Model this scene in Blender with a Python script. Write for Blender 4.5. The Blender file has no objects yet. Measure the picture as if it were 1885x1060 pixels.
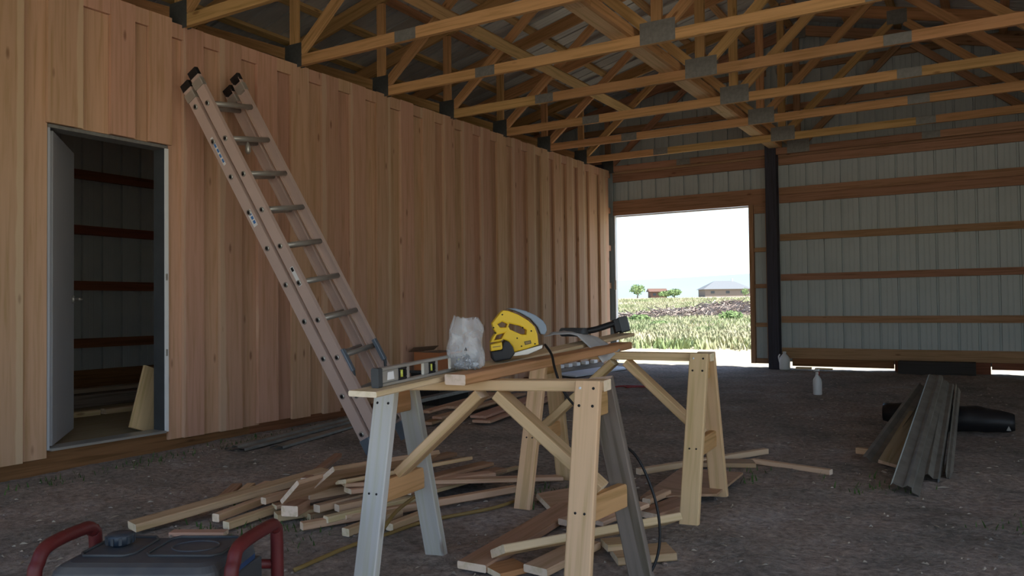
import bpy, bmesh, math, random
from mathutils import Vector, Matrix, noise

random.seed(7)
SC = bpy.context.scene
COL = SC.collection

# ------------------------------------------------------------------ camera
cam_data = bpy.data.cameras.new('camera')
cam_data.sensor_width = 36.0
cam_data.lens = 1445.0 / 1885.0 * 36.0
cam_data.clip_end = 9000
cam = bpy.data.objects.new('camera', cam_data)
COL.objects.link(cam)
cam.matrix_world = Matrix(((0.85443035, 0.02227649, 0.51908818, 5.15),
                           (0.51943495, -0.0141906, -0.85439216, 0.0),
                           (-0.01166669, 0.99965113, -0.02369607, 1.05),
                           (0, 0, 0, 1)))
SC.camera = cam

# ------------------------------------------------------------------ light
world = bpy.data.worlds.new('sky'); SC.world = world
world.use_nodes = True
wn = world.node_tree.nodes; wl = world.node_tree.links
bg = wn['Background']
sky = wn.new('ShaderNodeTexSky')
sky.sky_type = 'NISHITA'
sky.sun_disc = False
sky.sun_elevation = math.radians(56)
sky.sun_rotation = math.radians(90)
sky.air_density = 1.0
sky.dust_density = 1.0
wl.new(sky.outputs[0], bg.inputs[0])
bg.inputs[1].default_value = 0.26

sun_data = bpy.data.lights.new('sun', 'SUN')
sun_data.energy = 9.0
sun_data.angle = math.radians(0.6)
sun_data.color = (1.0, 0.95, 0.86)
sun = bpy.data.objects.new('sun', sun_data)
COL.objects.link(sun)
_el = math.radians(56)
_d = Vector((-math.cos(_el), -0.02, -math.sin(_el)))
sun.rotation_euler = _d.to_track_quat('-Z', 'Y').to_euler()
sun.location = (30, 0, 40)

SC.view_settings.view_transform = 'Standard'
SC.view_settings.look = 'None'
SC.view_settings.gamma = 1.0
SC.view_settings.use_curve_mapping = False
SC.view_settings.exposure = 0.5
SC.cycles.max_bounces = 10
SC.cycles.diffuse_bounces = 6
SC.cycles.glossy_bounces = 3
SC.cycles.transparent_max_bounces = 12
SC.cycles.use_denoising = True
SC.cycles.sample_clamp_indirect = 6.0

# ------------------------------------------------------------------ materials
def newmat(name):
    m = bpy.data.materials.new(name); m.use_nodes = True
    nt = m.node_tree
    return m, nt.nodes, nt.links, nt.nodes['Principled BSDF']

def ramp(n, stops):
    r = n.new('ShaderNodeValToRGB')
    e = r.color_ramp.elements
    while len(e) < len(stops): e.new(0.5)
    for i, (p, c) in enumerate(stops):
        e[i].position = p; e[i].color = (c[0], c[1], c[2], 1)
    return r

def wood(name, c, var=0.12, hue=0.02, grain=0.35, knots=True, sap=0.0, rough=0.75, stain=0.0):
    """lumber: grain along local X, every piece a little different"""
    m, n, l, b = newmat(name)
    tc = n.new('ShaderNodeTexCoord'); oi = n.new('ShaderNodeObjectInfo')
    off = n.new('ShaderNodeVectorMath'); off.operation = 'MULTIPLY_ADD'
    cmb = n.new('ShaderNodeCombineXYZ')
    for k in range(3): l.new(oi.outputs['Random'], cmb.inputs[k])
    l.new(cmb.outputs[0], off.inputs[0]); off.inputs[1].default_value = (37, 19, 53)
    l.new(tc.outputs['Object'], off.inputs[2])
    mp = n.new('ShaderNodeMapping'); mp.inputs['Scale'].default_value = (1.1, 26, 26)
    l.new(off.outputs[0], mp.inputs[0])
    g = n.new('ShaderNodeTexNoise'); g.inputs['Scale'].default_value = 1.6; g.inputs['Detail'].default_value = 5
    g.inputs['Distortion'].default_value = 0.6
    l.new(mp.outputs[0], g.inputs[0])
    dark = [v * (1 - grain) for v in c]; lite = [min(1, v * (1 + grain * .35)) for v in c]
    dark[2] *= .85
    rp = ramp(n, [(0.32, dark), (0.52, c), (0.72, lite)])
    l.new(g.outputs[0], rp.inputs[0])
    col = rp.outputs[0]
    # broad tone drift along the board
    mp2 = n.new('ShaderNodeMapping'); mp2.inputs['Scale'].default_value = (0.7, 3.5, 3.5)
    l.new(off.outputs[0], mp2.inputs[0])
    g2 = n.new('ShaderNodeTexNoise'); g2.inputs['Scale'].default_value = 1.3; g2.inputs['Detail'].default_value = 2
    l.new(mp2.outputs[0], g2.inputs[0])
    if sap > 0:      # cream sapwood along one wavy edge of the board
        sx = n.new('ShaderNodeSeparateXYZ'); l.new(tc.outputs['Object'], sx.inputs[0])
        wz = n.new('ShaderNodeTexWhiteNoise'); wz.noise_dimensions = '1D'
        l.new(oi.outputs['Random'], wz.inputs['W'])
        sg = n.new('ShaderNodeMath'); sg.operation = 'SUBTRACT'; l.new(wz.outputs['Value'], sg.inputs[0]); sg.inputs[1].default_value = .5
        sn_ = n.new('ShaderNodeMath'); sn_.operation = 'SIGN'; l.new(sg.outputs[0], sn_.inputs[0])
        ml = n.new('ShaderNodeMath'); ml.operation = 'MULTIPLY'; l.new(sx.outputs[2], ml.inputs[0]); l.new(sn_.outputs[0], ml.inputs[1])
        mw = n.new('ShaderNodeMapping'); mw.inputs['Scale'].default_value = (1.6, 0, 0); l.new(off.outputs[0], mw.inputs[0])
        gw = n.new('ShaderNodeTexNoise'); gw.inputs['Scale'].default_value = 1.0; gw.inputs['Detail'].default_value = 3; l.new(mw.outputs[0], gw.inputs[0])
        mw2 = n.new('ShaderNodeMath'); mw2.operation = 'MULTIPLY_ADD'; l.new(gw.outputs[0], mw2.inputs[0]); mw2.inputs[1].default_value = .07; l.new(ml.outputs[0], mw2.inputs[2])
        th = n.new('ShaderNodeMapRange'); th.inputs[3].default_value = .075; th.inputs[4].default_value = .155; l.new(oi.outputs['Random'], th.inputs[0])
        df = n.new('ShaderNodeMath'); df.operation = 'SUBTRACT'; l.new(mw2.outputs[0], df.inputs[0]); l.new(th.outputs[0], df.inputs[1])
        sm = n.new('ShaderNodeMapRange'); sm.inputs[1].default_value = -.002; sm.inputs[2].default_value = .005; sm.inputs[4].default_value = sap; l.new(df.outputs[0], sm.inputs[0])
        mx = n.new('ShaderNodeMixRGB'); mx.inputs[2].default_value = (min(1, c[0]*1.16), min(1, c[1]*1.36), min(1, c[2]*1.38), 1)
        l.new(sm.outputs[0], mx.inputs[0]); l.new(col, mx.inputs[1]); col = mx.outputs[0]
    if stain > 0:
        mx = n.new('ShaderNodeMixRGB'); mx.inputs[2].default_value = (c[0]*.35, c[1]*.37, c[2]*.42, 1)
        r2 = ramp(n, [(0.45, (0, 0, 0)), (0.7, (stain,)*3)])
        l.new(g2.outputs[0], r2.inputs[0]); l.new(r2.outputs[0], mx.inputs[0]); l.new(col, mx.inputs[1]); col = mx.outputs[0]
    if knots:
        mp3 = n.new('ShaderNodeMapping'); mp3.inputs['Scale'].default_value = (2.2, 7, 7)
        l.new(off.outputs[0], mp3.inputs[0])
        v = n.new('ShaderNodeTexVoronoi'); v.inputs['Scale'].default_value = 1.0
        l.new(mp3.outputs[0], v.inputs[0])
        r3 = ramp(n, [(0.05, (.75,)*3), (0.11, (0, 0, 0))])
        l.new(v.outputs['Distance'], r3.inputs[0])
        mx = n.new('ShaderNodeMixRGB'); mx.inputs[2].default_value = (c[0]*.38, c[1]*.3, c[2]*.25, 1)
        l.new(r3.outputs[0], mx.inputs[0]); l.new(col, mx.inputs[1]); col = mx.outputs[0]
    hs = n.new('ShaderNodeHueSaturation')
    mh = n.new('ShaderNodeMapRange'); mh.inputs[3].default_value = .5 - hue; mh.inputs[4].default_value = .5 + hue
    mv = n.new('ShaderNodeMapRange'); mv.inputs[3].default_value = 1 - var; mv.inputs[4].default_value = 1 + var
    wnz = n.new('ShaderNodeTexWhiteNoise'); wnz.noise_dimensions = '1D'
    l.new(oi.outputs['Random'], wnz.inputs['W'])
    l.new(oi.outputs['Random'], mv.inputs[0]); l.new(wnz.outputs['Value'], mh.inputs[0])
    l.new(mh.outputs[0], hs.inputs['Hue']); l.new(mv.outputs[0], hs.inputs['Value']); l.new(col, hs.inputs['Color'])
    l.new(hs.outputs[0], b.inputs['Base Color'])
    b.inputs['Roughness'].default_value = rough
    b.inputs['Specular IOR Level'].default_value = 0.25
    bp = n.new('ShaderNodeBump'); bp.inputs['Strength'].default_value = 0.15; bp.inputs['Distance'].default_value = 0.003
    l.new(g.outputs[0], bp.inputs['Height']); l.new(bp.outputs[0], b.inputs['Normal'])
    return m

def plain(name, c, rough=0.6, metal=0.0, var=0.0, scale=6.0, spec=0.4, c2=None):
    m, n, l, b = newmat(name)
    b.inputs['Roughness'].default_value = rough; b.inputs['Metallic'].default_value = metal
    b.inputs['Specular IOR Level'].default_value = spec
    tc = n.new('ShaderNodeTexCoord'); g = n.new('ShaderNodeTexNoise')
    g.inputs['Scale'].default_value = scale; g.inputs['Detail'].default_value = 4
    l.new(tc.outputs['Object'], g.inputs[0])
    c2 = c2 or [v * (1 - var) for v in c]
    rp = ramp(n, [(0.35, c2), (0.65, c)])
    l.new(g.outputs[0], rp.inputs[0]); l.new(rp.outputs[0], b.inputs['Base Color'])
    return m

M = {}
M['siding'] = wood('siding_wood', (.52, .315, .212), var=.11, hue=.012, grain=.16, sap=.75)
M['truss'] = wood('truss_wood', (.54, .31, .14), var=.14, hue=.012, grain=.28)
M['girt'] = wood('girt_wood', (.38, .215, .13), var=.14, hue=.012, grain=.3)
M['treated'] = wood('treated_wood', (.22, .095, .045), var=.1, grain=.35)
M['purlin'] = wood('purlin_wood', (.60, .37, .18), var=.12, grain=.25)
M['pine'] = wood('pine_wood', (.66, .45, .26), var=.08, hue=.008, grain=.2)
M['grey'] = wood('weathered_wood', (.56, .54, .51), var=.05, hue=.0, grain=.09, stain=.45)
M['darkgrey'] = wood('dark_weathered_wood', (.22, .18, .15), var=.06, hue=.0, grain=.4, stain=.5)
M['pile'] = wood('offcut_wood', (.56, .38, .235), var=.14, hue=.015, grain=.22)
M['pink'] = wood('pinkish_wood', (.54, .34, .24), var=.1, hue=.012, grain=.2)
M['brown'] = wood('brown_wood', (.38, .235, .145), var=.12, hue=.012, grain=.25)
M['red'] = wood('reddish_wood', (.42, .19, .09), var=.08, grain=.2)
M['pale'] = wood('pale_wood', (.64, .47, .30), var=.06, grain=.15)
M['end'] = wood('end_grain', (.86, .70, .52), var=.12, grain=.15, knots=False)
M['tie'] = wood('creosote_wood', (.045, .04, .038), var=.1, grain=.3, knots=False)
M['ply'] = wood('plywood', (.34, .27, .19), var=.05, grain=.2, knots=False)
M['metalwall'] = plain('painted_steel', (.44, .49, .50), rough=.45, var=.06, scale=3, spec=.4)
M['metalroof'] = plain('galvanised_roof', (.60, .60, .59), rough=.4, metal=.2, var=.1, scale=3)
M['plate'] = plain('truss_plate_steel', (.25, .25, .24), rough=.55, metal=.4, var=.2, scale=30)
M['plate_dark'] = plain('dark_plate_steel', (.085, .09, .09), rough=.6, metal=.3, var=.2, scale=30)
M['post'] = wood('dark_post', (.05, .05, .07), var=.05, grain=.3, knots=False)
M['steel'] = plain('flashing_steel', (.26, .255, .23), rough=.5, metal=.4, var=.3, scale=8)
M['alu'] = plain('aluminium', (.50, .49, .46), rough=.4, metal=.6, var=.1)
M['fibreglass'] = plain('fibreglass', (.56, .42, .37), rough=.55, var=.08, scale=5)
M['white'] = plain('white_paint', (.78, .80, .82), rough=.45, var=.05)
M['doorgrey'] = plain('door_paint', (.42, .44, .48), rough=.5, var=.06, scale=2)
M['black'] = plain('black_plastic', (.012, .012, .014), rough=.5, var=.2)
M['darkgreyp'] = plain('dark_grey_plastic', (.06, .065, .07), rough=.5, var=.2)
M['yellow'] = plain('yellow_plastic', (.78, .50, .02), rough=.45, var=.08)
M['bluegrey'] = plain('blue_grey_guard', (.19, .23, .28), rough=.4, metal=.3, var=.1)
M['redframe'] = plain('red_enamel', (.13, .018, .018), rough=.5, var=.25, scale=15)
M['tank'] = plain('dusty_tank', (.045, .052, .066), rough=.6, var=.2, scale=7, c2=(.10, .095, .092))
M['tankblue'] = plain('blue_tank', (.03, .07, .17), rough=.5, var=.2)
M['capblue'] = plain('blue_cap', (.015, .028, .05), rough=.5, var=.25, scale=20, c2=(.05, .055, .06))
M['cloth'] = plain('grey_cloth', (.50, .50, .50), rough=.9, var=.12, scale=10)
M['vial'] = plain('vial_liquid', (.62, .66, .12), rough=.2, var=.1)
M['sticker'] = plain('white_sticker', (.8, .8, .8), rough=.5)
M['stickerblue'] = plain('blue_print', (.07, .20, .50), rough=.5)
M['red'+'p'] = plain('red_plastic', (.30, .03, .03), rough=.5)
M['cord_yellow'] = plain('yellow_cord', (.27, .18, .06), rough=.6)
M['jug'] = plain('milky_plastic', (.72, .74, .76), rough=.4, var=.05)
M['cardboard'] = plain('orange_cardboard', (.45, .17, .07), rough=.8, var=.1)
M['cardboard_in'] = plain('brown_cardboard', (.24, .15, .10), rough=.85, var=.1)
M['plastic_sheet'] = plain('pale_blue_sheet', (.62, .68, .76), rough=.5)
M['screw'] = plain('screw_steel', (.30, .33, .37), rough=.35, metal=.7, var=.3, scale=40)

def dirt():
    m, n, l, b = newmat('dirt')
    g = n.new('ShaderNodeNewGeometry')
    a = n.new('ShaderNodeTexNoise'); a.inputs['Scale'].default_value = 1.7; a.inputs['Detail'].default_value = 8; a.inputs['Roughness'].default_value = .62
    c = n.new('ShaderNodeTexNoise'); c.inputs['Scale'].default_value = 28; c.inputs['Detail'].default_value = 6; c.inputs['Roughness'].default_value = .7
    l.new(g.outputs['Position'], a.inputs[0]); l.new(g.outputs['Position'], c.inputs[0])
    r1 = ramp(n, [(.34, (.225, .205, .18)), (.45, (.31, .275, .245)), (.55, (.36, .30, .26)), (.68, (.43, .395, .375))])
    l.new(a.outputs[0], r1.inputs[0])
    r2 = ramp(n, [(.3, (.5, .5, .5)), (.52, (1, 1, 1)), (.72, (1.5, 1.46, 1.42))])
    l.new(c.outputs[0], r2.inputs[0])
    mx = n.new('ShaderNodeMixRGB'); mx.blend_type = 'MULTIPLY'; mx.inputs[0].default_value = 1
    l.new(r1.outputs[0], mx.inputs[1]); l.new(r2.outputs[0], mx.inputs[2])
    l.new(mx.outputs[0], b.inputs['Base Color'])
    b.inputs['Roughness'].default_value = .95; b.inputs['Specular IOR Level'].default_value = .1
    bp = n.new('ShaderNodeBump'); bp.inputs['Strength'].default_value = .8; bp.inputs['Distance'].default_value = .03
    l.new(c.outputs[0], bp.inputs['Height']); l.new(bp.outputs[0], b.inputs['Normal'])
    return m
M['dirt'] = dirt()

def field(name, stops, scale):
    m, n, l, b = newmat(name)
    g = n.new('ShaderNodeNewGeometry')
    a = n.new('ShaderNodeTexNoise'); a.inputs['Scale'].default_value = scale; a.inputs['Detail'].default_value = 5; a.inputs['Roughness'].default_value = .65
    l.new(g.outputs['Position'], a.inputs[0])
    r = ramp(n, stops); l.new(a.outputs[0], r.inputs[0]); l.new(r.outputs[0], b.inputs['Base Color'])
    b.inputs['Roughness'].default_value = .95; b.inputs['Specular IOR Level'].default_value = .05
    return m
M['field'] = field('dry_field', [(.35, (.30, .29, .19)), (.5, (.42, .375, .285)), (.65, (.52, .47, .39))], .35)
M['grass'] = field('field_grass', [(.36, (.23, .30, .14)), (.5, (.34, .35, .21)), (.64, (.44, .40, .28))], .55)
M['brush'] = field('dry_brush', [(.35, (.16, .12, .105)), (.5, (.28, .23, .20)), (.65, (.38, .34, .30))], 1.2)
M['leaf'] = field('tree_leaf', [(.35, (.09, .15, .06)), (.65, (.24, .32, .14))], 1.5)
M['weed'] = plain('weed_green', (.07, .13, .03), rough=.8, var=.4)
M['straw'] = plain('straw_bits', (.40, .34, .27), rough=.9, var=.3)
M['hill'] = plain('hill_painted_haze', (.235, .31, .32), rough=1.0, var=.1, scale=.002, spec=0.0)  # distance haze painted into the base colour
M['roofgrey'] = plain('shingle_grey', (.16, .175, .19), rough=.9, var=.1)
M['house'] = plain('house_wall', (.22, .18, .15), rough=.9, var=.1)
M['housedark'] = plain('house_brown', (.14, .08, .06), rough=.9, var=.1)
M['glassdark'] = plain('window_glass', (.05, .06, .07), rough=.2)

def baggy():
    m, n, l, b = newmat('clear_bag')
    b.inputs['Base Color'].default_value = (.80, .82, .84, 1); b.inputs['Roughness'].default_value = .25
    tr = n.new('ShaderNodeBsdfTransparent'); mx = n.new('ShaderNodeMixShader')
    tc = n.new('ShaderNodeTexCoord'); g = n.new('ShaderNodeTexNoise'); g.inputs['Scale'].default_value = 9; g.inputs['Detail'].default_value = 3
    g.inputs['Distortion'].default_value = 1.5
    l.new(tc.outputs['Object'], g.inputs[0])
    r = ramp(n, [(.38, (.16,)*3), (.66, (.44,)*3)])
    l.new(g.outputs[0], r.inputs[0])
    l.new(r.outputs[0], mx.inputs[0]); l.new(tr.outputs[0], mx.inputs[1]); l.new(b.outputs[0], mx.inputs[2])
    bp = n.new('ShaderNodeBump'); bp.inputs['Strength'].default_value = .5; bp.inputs['Distance'].default_value = .01
    l.new(g.outputs[0], bp.inputs['Height']); l.new(bp.outputs[0], b.inputs['Normal'])
    l.new(mx.outputs[0], n['Material Output'].inputs[0])
    return m
M['bag'] = baggy()

# ------------------------------------------------------------------ helpers
WM = {}          # world matrices of linked objects

def put(name, data, mtx=None, parent=None):
    o = bpy.data.objects.new(name, data); COL.objects.link(o)
    mtx = mtx if mtx is not None else Matrix.Identity(4)
    o.matrix_basis = mtx
    if parent is not None:
        o.parent = parent
        o.matrix_parent_inverse = WM[parent.name].inverted()
    WM[o.name] = mtx.copy()
    return o

def tag(o, label=None, cat=None, group=None, kind=None):
    if label: o['label'] = label
    if cat: o['category'] = cat
    if group: o['group'] = group
    if kind: o['kind'] = kind
    return o

def empty(name, loc, label=None, cat=None, group=None, kind=None):
    o = put(name, None, Matrix.Translation(Vector(loc)))
    o.empty_display_size = .1
    return tag(o, label, cat, group, kind)

def mk(name, verts, faces, mats, fmat=None, smooth=False):
    me = bpy.data.meshes.new(name)
    me.from_pydata([tuple(v) for v in verts], [], faces)
    for mt in (mats if isinstance(mats, (list, tuple)) else [mats]): me.materials.append(mt)
    if fmat:
        for i, k in enumerate(fmat): me.polygons[i].material_index = k
    if smooth:
        for p in me.polygons: p.use_smooth = True
    me.update()
    return me

_cache = {}
def beam_mesh(L, w, t, mat, end, bev):
    key = (round(L, 3), round(w, 4), round(t, 4), mat.name, end.name if end else '', bev)
    if key in _cache: return _cache[key]
    x, y, z = L / 2, w / 2, t / 2
    if bev:
        c = min(.004, t * .2, w * .2)
        prof = [(-y + c, -z), (y - c, -z), (y, -z + c), (y, z - c), (y - c, z), (-y + c, z), (-y, z - c), (-y, -z + c)]
    else:
        prof = [(-y, -z), (y, -z), (y, z), (-y, z)]
    k = len(prof)
    vs = [(-x, a, b) for a, b in prof] + [(x, a, b) for a, b in prof]
    fs = [(i, (i + 1) % k, k + (i + 1) % k, k + i) for i in range(k)]
    fm = [0] * k
    fs += [tuple(reversed(range(k))), tuple(range(k, 2 * k))]
    fm += [1, 1] if end else [0, 0]
    me = mk('board', vs, fs, [mat, end] if end else [mat], fm)
    _cache[key] = me
    return me

def frame_of(a, b, roll=0.0, up=(0, 0, 1)):
    a, b = Vector(a), Vector(b)
    X = (b - a).normalized(); U = Vector(up)
    if abs(X.dot(U)) > .995: U = Vector((0, 1, 0))
    Y = U.cross(X).normalized(); Z = X.cross(Y)
    m = Matrix((X, Y, Z)).transposed().to_4x4()
    m.translation = (a + b) / 2
    if roll: m = m @ Matrix.Rotation(math.radians(roll), 4, 'X')
    return m, (b - a).length

def beam(name, a, b, w, t, mat, parent=None, roll=0.0, up=(0, 0, 1), end=None, bev=False):
    """a board from a to b; w = horizontal width, t = thickness towards `up`"""
    m, L = frame_of(a, b, roll, up)
    return put(name, beam_mesh(L, w, t, mat, end, bev), m, parent)

def box(name, lo, hi, mat, parent=None, axis=None, end=None, bev=False):
    """axis-aligned board whose grain runs along its longest side"""
    lo, hi = Vector(lo), Vector(hi); d = hi - lo; c = (lo + hi) / 2
    if axis is None: axis = max(range(3), key=lambda i: d[i])
    if axis == 0: return beam(name, (lo.x, c.y, c.z), (hi.x, c.y, c.z), d.y, d.z, mat, parent, end=end, bev=bev)
    if axis == 1: return beam(name, (c.x, lo.y, c.z), (c.x, hi.y, c.z), d.x, d.z, mat, parent, end=end, bev=bev)
    return beam(name, (c.x, c.y, lo.z), (c.x, c.y, hi.z), d.x, d.y, mat, parent, up=(0, 1, 0), end=end, bev=bev)

def tube_mesh(pts, r, mat, seg=8, closed=False, name='tube'):
    pts = [Vector(p) for p in pts]; n = len(pts)
    rs = r if isinstance(r, (list, tuple)) else [r] * n
    vs, fs = [], []
    prevN = None
    for i, p in enumerate(pts):
        if closed: T = (pts[(i + 1) % n] - pts[i - 1]).normalized()
        else: T = (pts[min(i + 1, n - 1)] - pts[max(i - 1, 0)]).normalized()
        if prevN is None:
            N = T.orthogonal().normalized()
        else:
            N = (prevN - T * prevN.dot(T)).normalized()
        B = T.cross(N); prevN = N
        for k in range(seg):
            a = 2 * math.pi * k / seg
            vs.append(p + (N * math.cos(a) + B * math.sin(a)) * rs[i])
    for i in range(n if closed else n - 1):
        j = (i + 1) % n
        for k in range(seg):
            k2 = (k + 1) % seg
            fs.append((i * seg + k, i * seg + k2, j * seg + k2, j * seg + k))
    if not closed:
        fs.append(tuple(reversed(range(seg)))); fs.append(tuple(range((n - 1) * seg, n * seg)))
    return mk(name, vs, fs, mat, smooth=True)

def spline(ctrl, sub=6):
    P = [Vector(p) for p in ctrl]; out = []
    for i in range(len(P) - 1):
        p0 = P[max(i - 1, 0)]; p1 = P[i]; p2 = P[i + 1]; p3 = P[min(i + 2, len(P) - 1)]
        for k in range(sub):
            t = k / sub
            out.append(.5 * ((2 * p1) + (-p0 + p2) * t + (2 * p0 - 5 * p1 + 4 * p2 - p3) * t * t + (-p0 + 3 * p1 - 3 * p2 + p3) * t ** 3))
    out.append(P[-1]); return out

def tube(name, ctrl, r, mat, parent=None, seg=8, sub=6, smooth=True):
    pts = spline(ctrl, sub) if smooth else ctrl
    return put(name, tube_mesh(pts, r, mat, seg), None, parent)

def lathe_mesh(prof, mat, seg=20, name='lathe'):
    vs, fs = [], []
    for r, z in prof:
        for k in range(seg):
            a = 2 * math.pi * k / seg
            vs.append((r * math.cos(a), r * math.sin(a), z))
    for i in range(len(prof) - 1):
        for k in range(seg):
            k2 = (k + 1) % seg
            fs.append((i * seg + k, i * seg + k2, (i + 1) * seg + k2, (i + 1) * seg + k))
    fs.append(tuple(reversed(range(seg)))); fs.append(tuple(range((len(prof) - 1) * seg, len(prof) * seg)))
    return mk(name, vs, fs, mat, smooth=True)

def prism_mesh(poly, depth, mat, holes=(), bev=0.0, name='prism'):
    """2-D outline (x,z) with holes, extruded symmetrically along y"""
    bm = bmesh.new()
    loops = [poly] + list(holes)
    edges = []
    for lp in loops:
        v = [bm.verts.new((x, -depth / 2, z)) for x, z in lp]
        edges += [bm.edges.new((v[i], v[(i + 1) % len(v)])) for i in range(len(v))]
    r = bmesh.ops.triangle_fill(bm, use_beauty=True, edges=edges)
    faces = [f for f in bm.faces]
    ex = bmesh.ops.extrude_face_region(bm, geom=faces)
    vv = [g for g in ex['geom'] if isinstance(g, bmesh.types.BMVert)]
    bmesh.ops.translate(bm, vec=(0, depth, 0), verts=vv)
    bmesh.ops.recalc_face_normals(bm, faces=bm.faces)
    if bev > 0:
        ed = [e for e in bm.edges if len(e.link_faces) == 2 and e.calc_face_angle(0) > 1.0 and abs(e.verts[0].co.y - e.verts[1].co.y) < 1e-6]
        bmesh.ops.bevel(bm, geom=ed, offset=bev, segments=2, affect='EDGES', profile=.6)
    me = bpy.data.meshes.new(name); bm.to_mesh(me); bm.free()
    me.materials.append(mat)
    return me

def copy_tree(o, parent=None, shift=None):
    c = o.copy(); COL.objects.link(c)
    if parent is not None:
        c.parent = parent; c.matrix_parent_inverse = o.matrix_parent_inverse.copy()
    if shift is not None: c.location = Vector(o.location) + Vector(shift)
    for ch in list(o.children): copy_tree(ch, c)
    return c

def gz(y):
    return 0.02 + 0.0115 * (max(y, 2.5) - 2.5)

# ================================================================== STRUCTURE
YB = 11.60           # back wall
XL, XR = -3.2, 9.0   # outer side walls
XRIDGE = 2.9
YF = -1.6            # open front gable, just behind the camera

def roof_z(x):       # underside of the roof sheets
    return 5.065 - .25 * abs(x - XRIDGE)

# floor: bare dirt, gently uneven
def floor_z(x, y):
    v = Vector((x, y, 0))
    return gz(y) + .018 * noise.noise(v * .9) + .011 * noise.noise(v * 3.1) + .007 * noise.noise(v * 9.0) + .0045 * noise.noise(v * 19.0)
vs, fs = [], []
xs = [-.02 + i * .045 for i in range(156)] + [7.1 + i * .25 for i in range(9)]
ys = [YF + i * .25 for i in range(9)] + [YF + 2.25 + i * .045 for i in range(150)]
while ys[-1] < 11.62: ys.append(ys[-1] + .09)
for y in ys:
    for x in xs: vs.append((x, y, floor_z(x, y)))
nx = len(xs)
for j in range(len(ys) - 1):
    for i in range(nx - 1):
        a = j * nx + i; fs.append((a, a + 1, a + nx + 1, a + nx))
floor = put('floor', mk('floor', vs, fs, M['dirt'], smooth=True)); tag(floor, kind='structure', label='bare trampled dirt floor of the barn')

# ------------------------------------------------------------------ partition wall of vertical boards
wall_left = empty('wall_left', (0, 6, 0), kind='structure', label='tall partition wall of vertical pinkish boards')
bounds = [.55, .73, .92, 1.1, 1.28, 1.47, 1.65, 1.83, 2.02, 2.2, 2.385, 2.565, 2.735, 2.939, 3.153, 3.308, 3.44, 3.60, 3.72, 3.87, 4.043]
while bounds[-1] < 11.4: bounds.append(round(bounds[-1] + .184, 3))
bounds[-1] = min(bounds[-1], 11.56)
rs = random.Random(3)
for i in range(len(bounds) - 1):
    y0, y1 = bounds[i], bounds[i + 1]
    proud = i % 2 == 0
    top = 3.18 + (.02 if y1 < 3.61 else 0) + (rs.uniform(-.004, .004))
    bot = .112 + rs.uniform(-.012, .012) + .004 * max(0, y0 - 2.5)
    if 2.7 < y0 and y1 < 3.61: bot = 2.262
    if proud:
        ov = .012
        a0, a1 = y0 - ov, y1 + ov
        if abs(y1 - 2.735) < .01: a1 = y1
        if abs(y0 - 3.60) < .01: a0 = y0
        box('siding_board', (.021 + rs.uniform(0, .003), a0, bot), (.050 + rs.uniform(-.002, .005), a1, top), M['siding'], wall_left, axis=2)
    else:
        ov = .02
        a0, a1 = y0 - ov, y1 + ov
        if abs(y1 - 2.735) < .01: a1 = y1
        if abs(y0 - 3.60) < .01: a0 = y0
        box('siding_board', (0, a0, bot), (.019, a1, top - .006), M['siding'], wall_left, axis=2)
        box('filler_block', (.0205, y0 + .013, top - .115), (.049, y1 - .013, top - rs.uniform(0, .006)), M['siding'], wall_left, axis=2)
# framing behind the boards
for (a, b) in ((.4, 4.0), (4.0, 7.8), (7.8, 11.55)):
    box('top_plate', (-.042, a, 3.09), (-.002, b - .003, 3.16), M['girt'], wall_left)
for z in (.72, 1.32, 1.92):
    box('wall_girt', (-.042, .4, z), (-.002, 2.66, z + .09), M['girt'], wall_left)
for z in (.72, 1.32, 1.92, 2.52):
    box('wall_girt', (-.042, 3.72 if z < 2.4 else .4, z), (-.002, 11.55, z + .09), M['girt'], wall_left)
for (a, b) in ((.4, 4.35), (4.353, 8.1), (8.103, 11.55)):
    box('skirt_board', (-.045, a, -.02), (-.003, b, .165), M['treated'], wall_left)
for y in (.5, 2.58, 3.68, 6.1, 8.6, 11.42):
    box('wall_post', (-.19, y, 0), (-.046, y + .14, 3.16), M['post'], wall_left)

# ------------------------------------------------------------------ door in the partition
door = empty('door_1', (0, 3.15, .165), kind='structure', label='open grey walk door in a pale metal frame in the plank wall')
box('jamb', (-.11, 2.738, .172), (.022, 2.752, 2.235), M['doorgrey'], door)
box('jamb', (-.11, 3.572, .172), (.020, 3.594, 2.235), M['darkgreyp'], door)
box('jamb_flange', (.021, 3.568, .172), (.030, 3.597, 2.235), M['white'], door)
box('head_jamb', (-.11, 2.738, 2.236), (.024, 3.596, 2.258), M['plate'], door)
box('threshold', (-.11, 2.753, .166), (.045, 3.567, .182), M['alu'], door)
leafdir = Vector((-.66, .52, 0)).normalized()
h0 = Vector((-.03, 2.775, 0))
lo = h0 + leafdir * .8
leaf_n = Vector((-leafdir.y, leafdir.x, 0))
def leafpt(s, z): return h0 + leafdir * s + Vector((0, 0, z))
m, L = frame_of(leafpt(.4, .19), leafpt(.4, 2.225), up=leaf_n)
leaf = put('door_leaf', beam_mesh(L, .8, .04, M['doorgrey'], None, True), m, door)
for s in (1, -1):
    c = leafpt(.735, 1.14) + leaf_n * (.02 * s)
    hh = put('lever_handle', tube_mesh([c, c + leaf_n * (.055 * s), c + leaf_n * (.06 * s) - leafdir * .02 * 1, c + leaf_n * (.06 * s) - leafdir * .11], .010, M['alu'], 8), None, leaf)
    put('rose', tube_mesh([c, c + leaf_n * (.014 * s)], .028, M['alu'], 14), None, leaf)
for z in (.45, 1.2, 1.95):
    p = Vector((-.02, 2.757, z))
    put('hinge', tube_mesh([p, p + Vector((0, 0, .09))], .008, M['alu'], 8), None, door)
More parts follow.
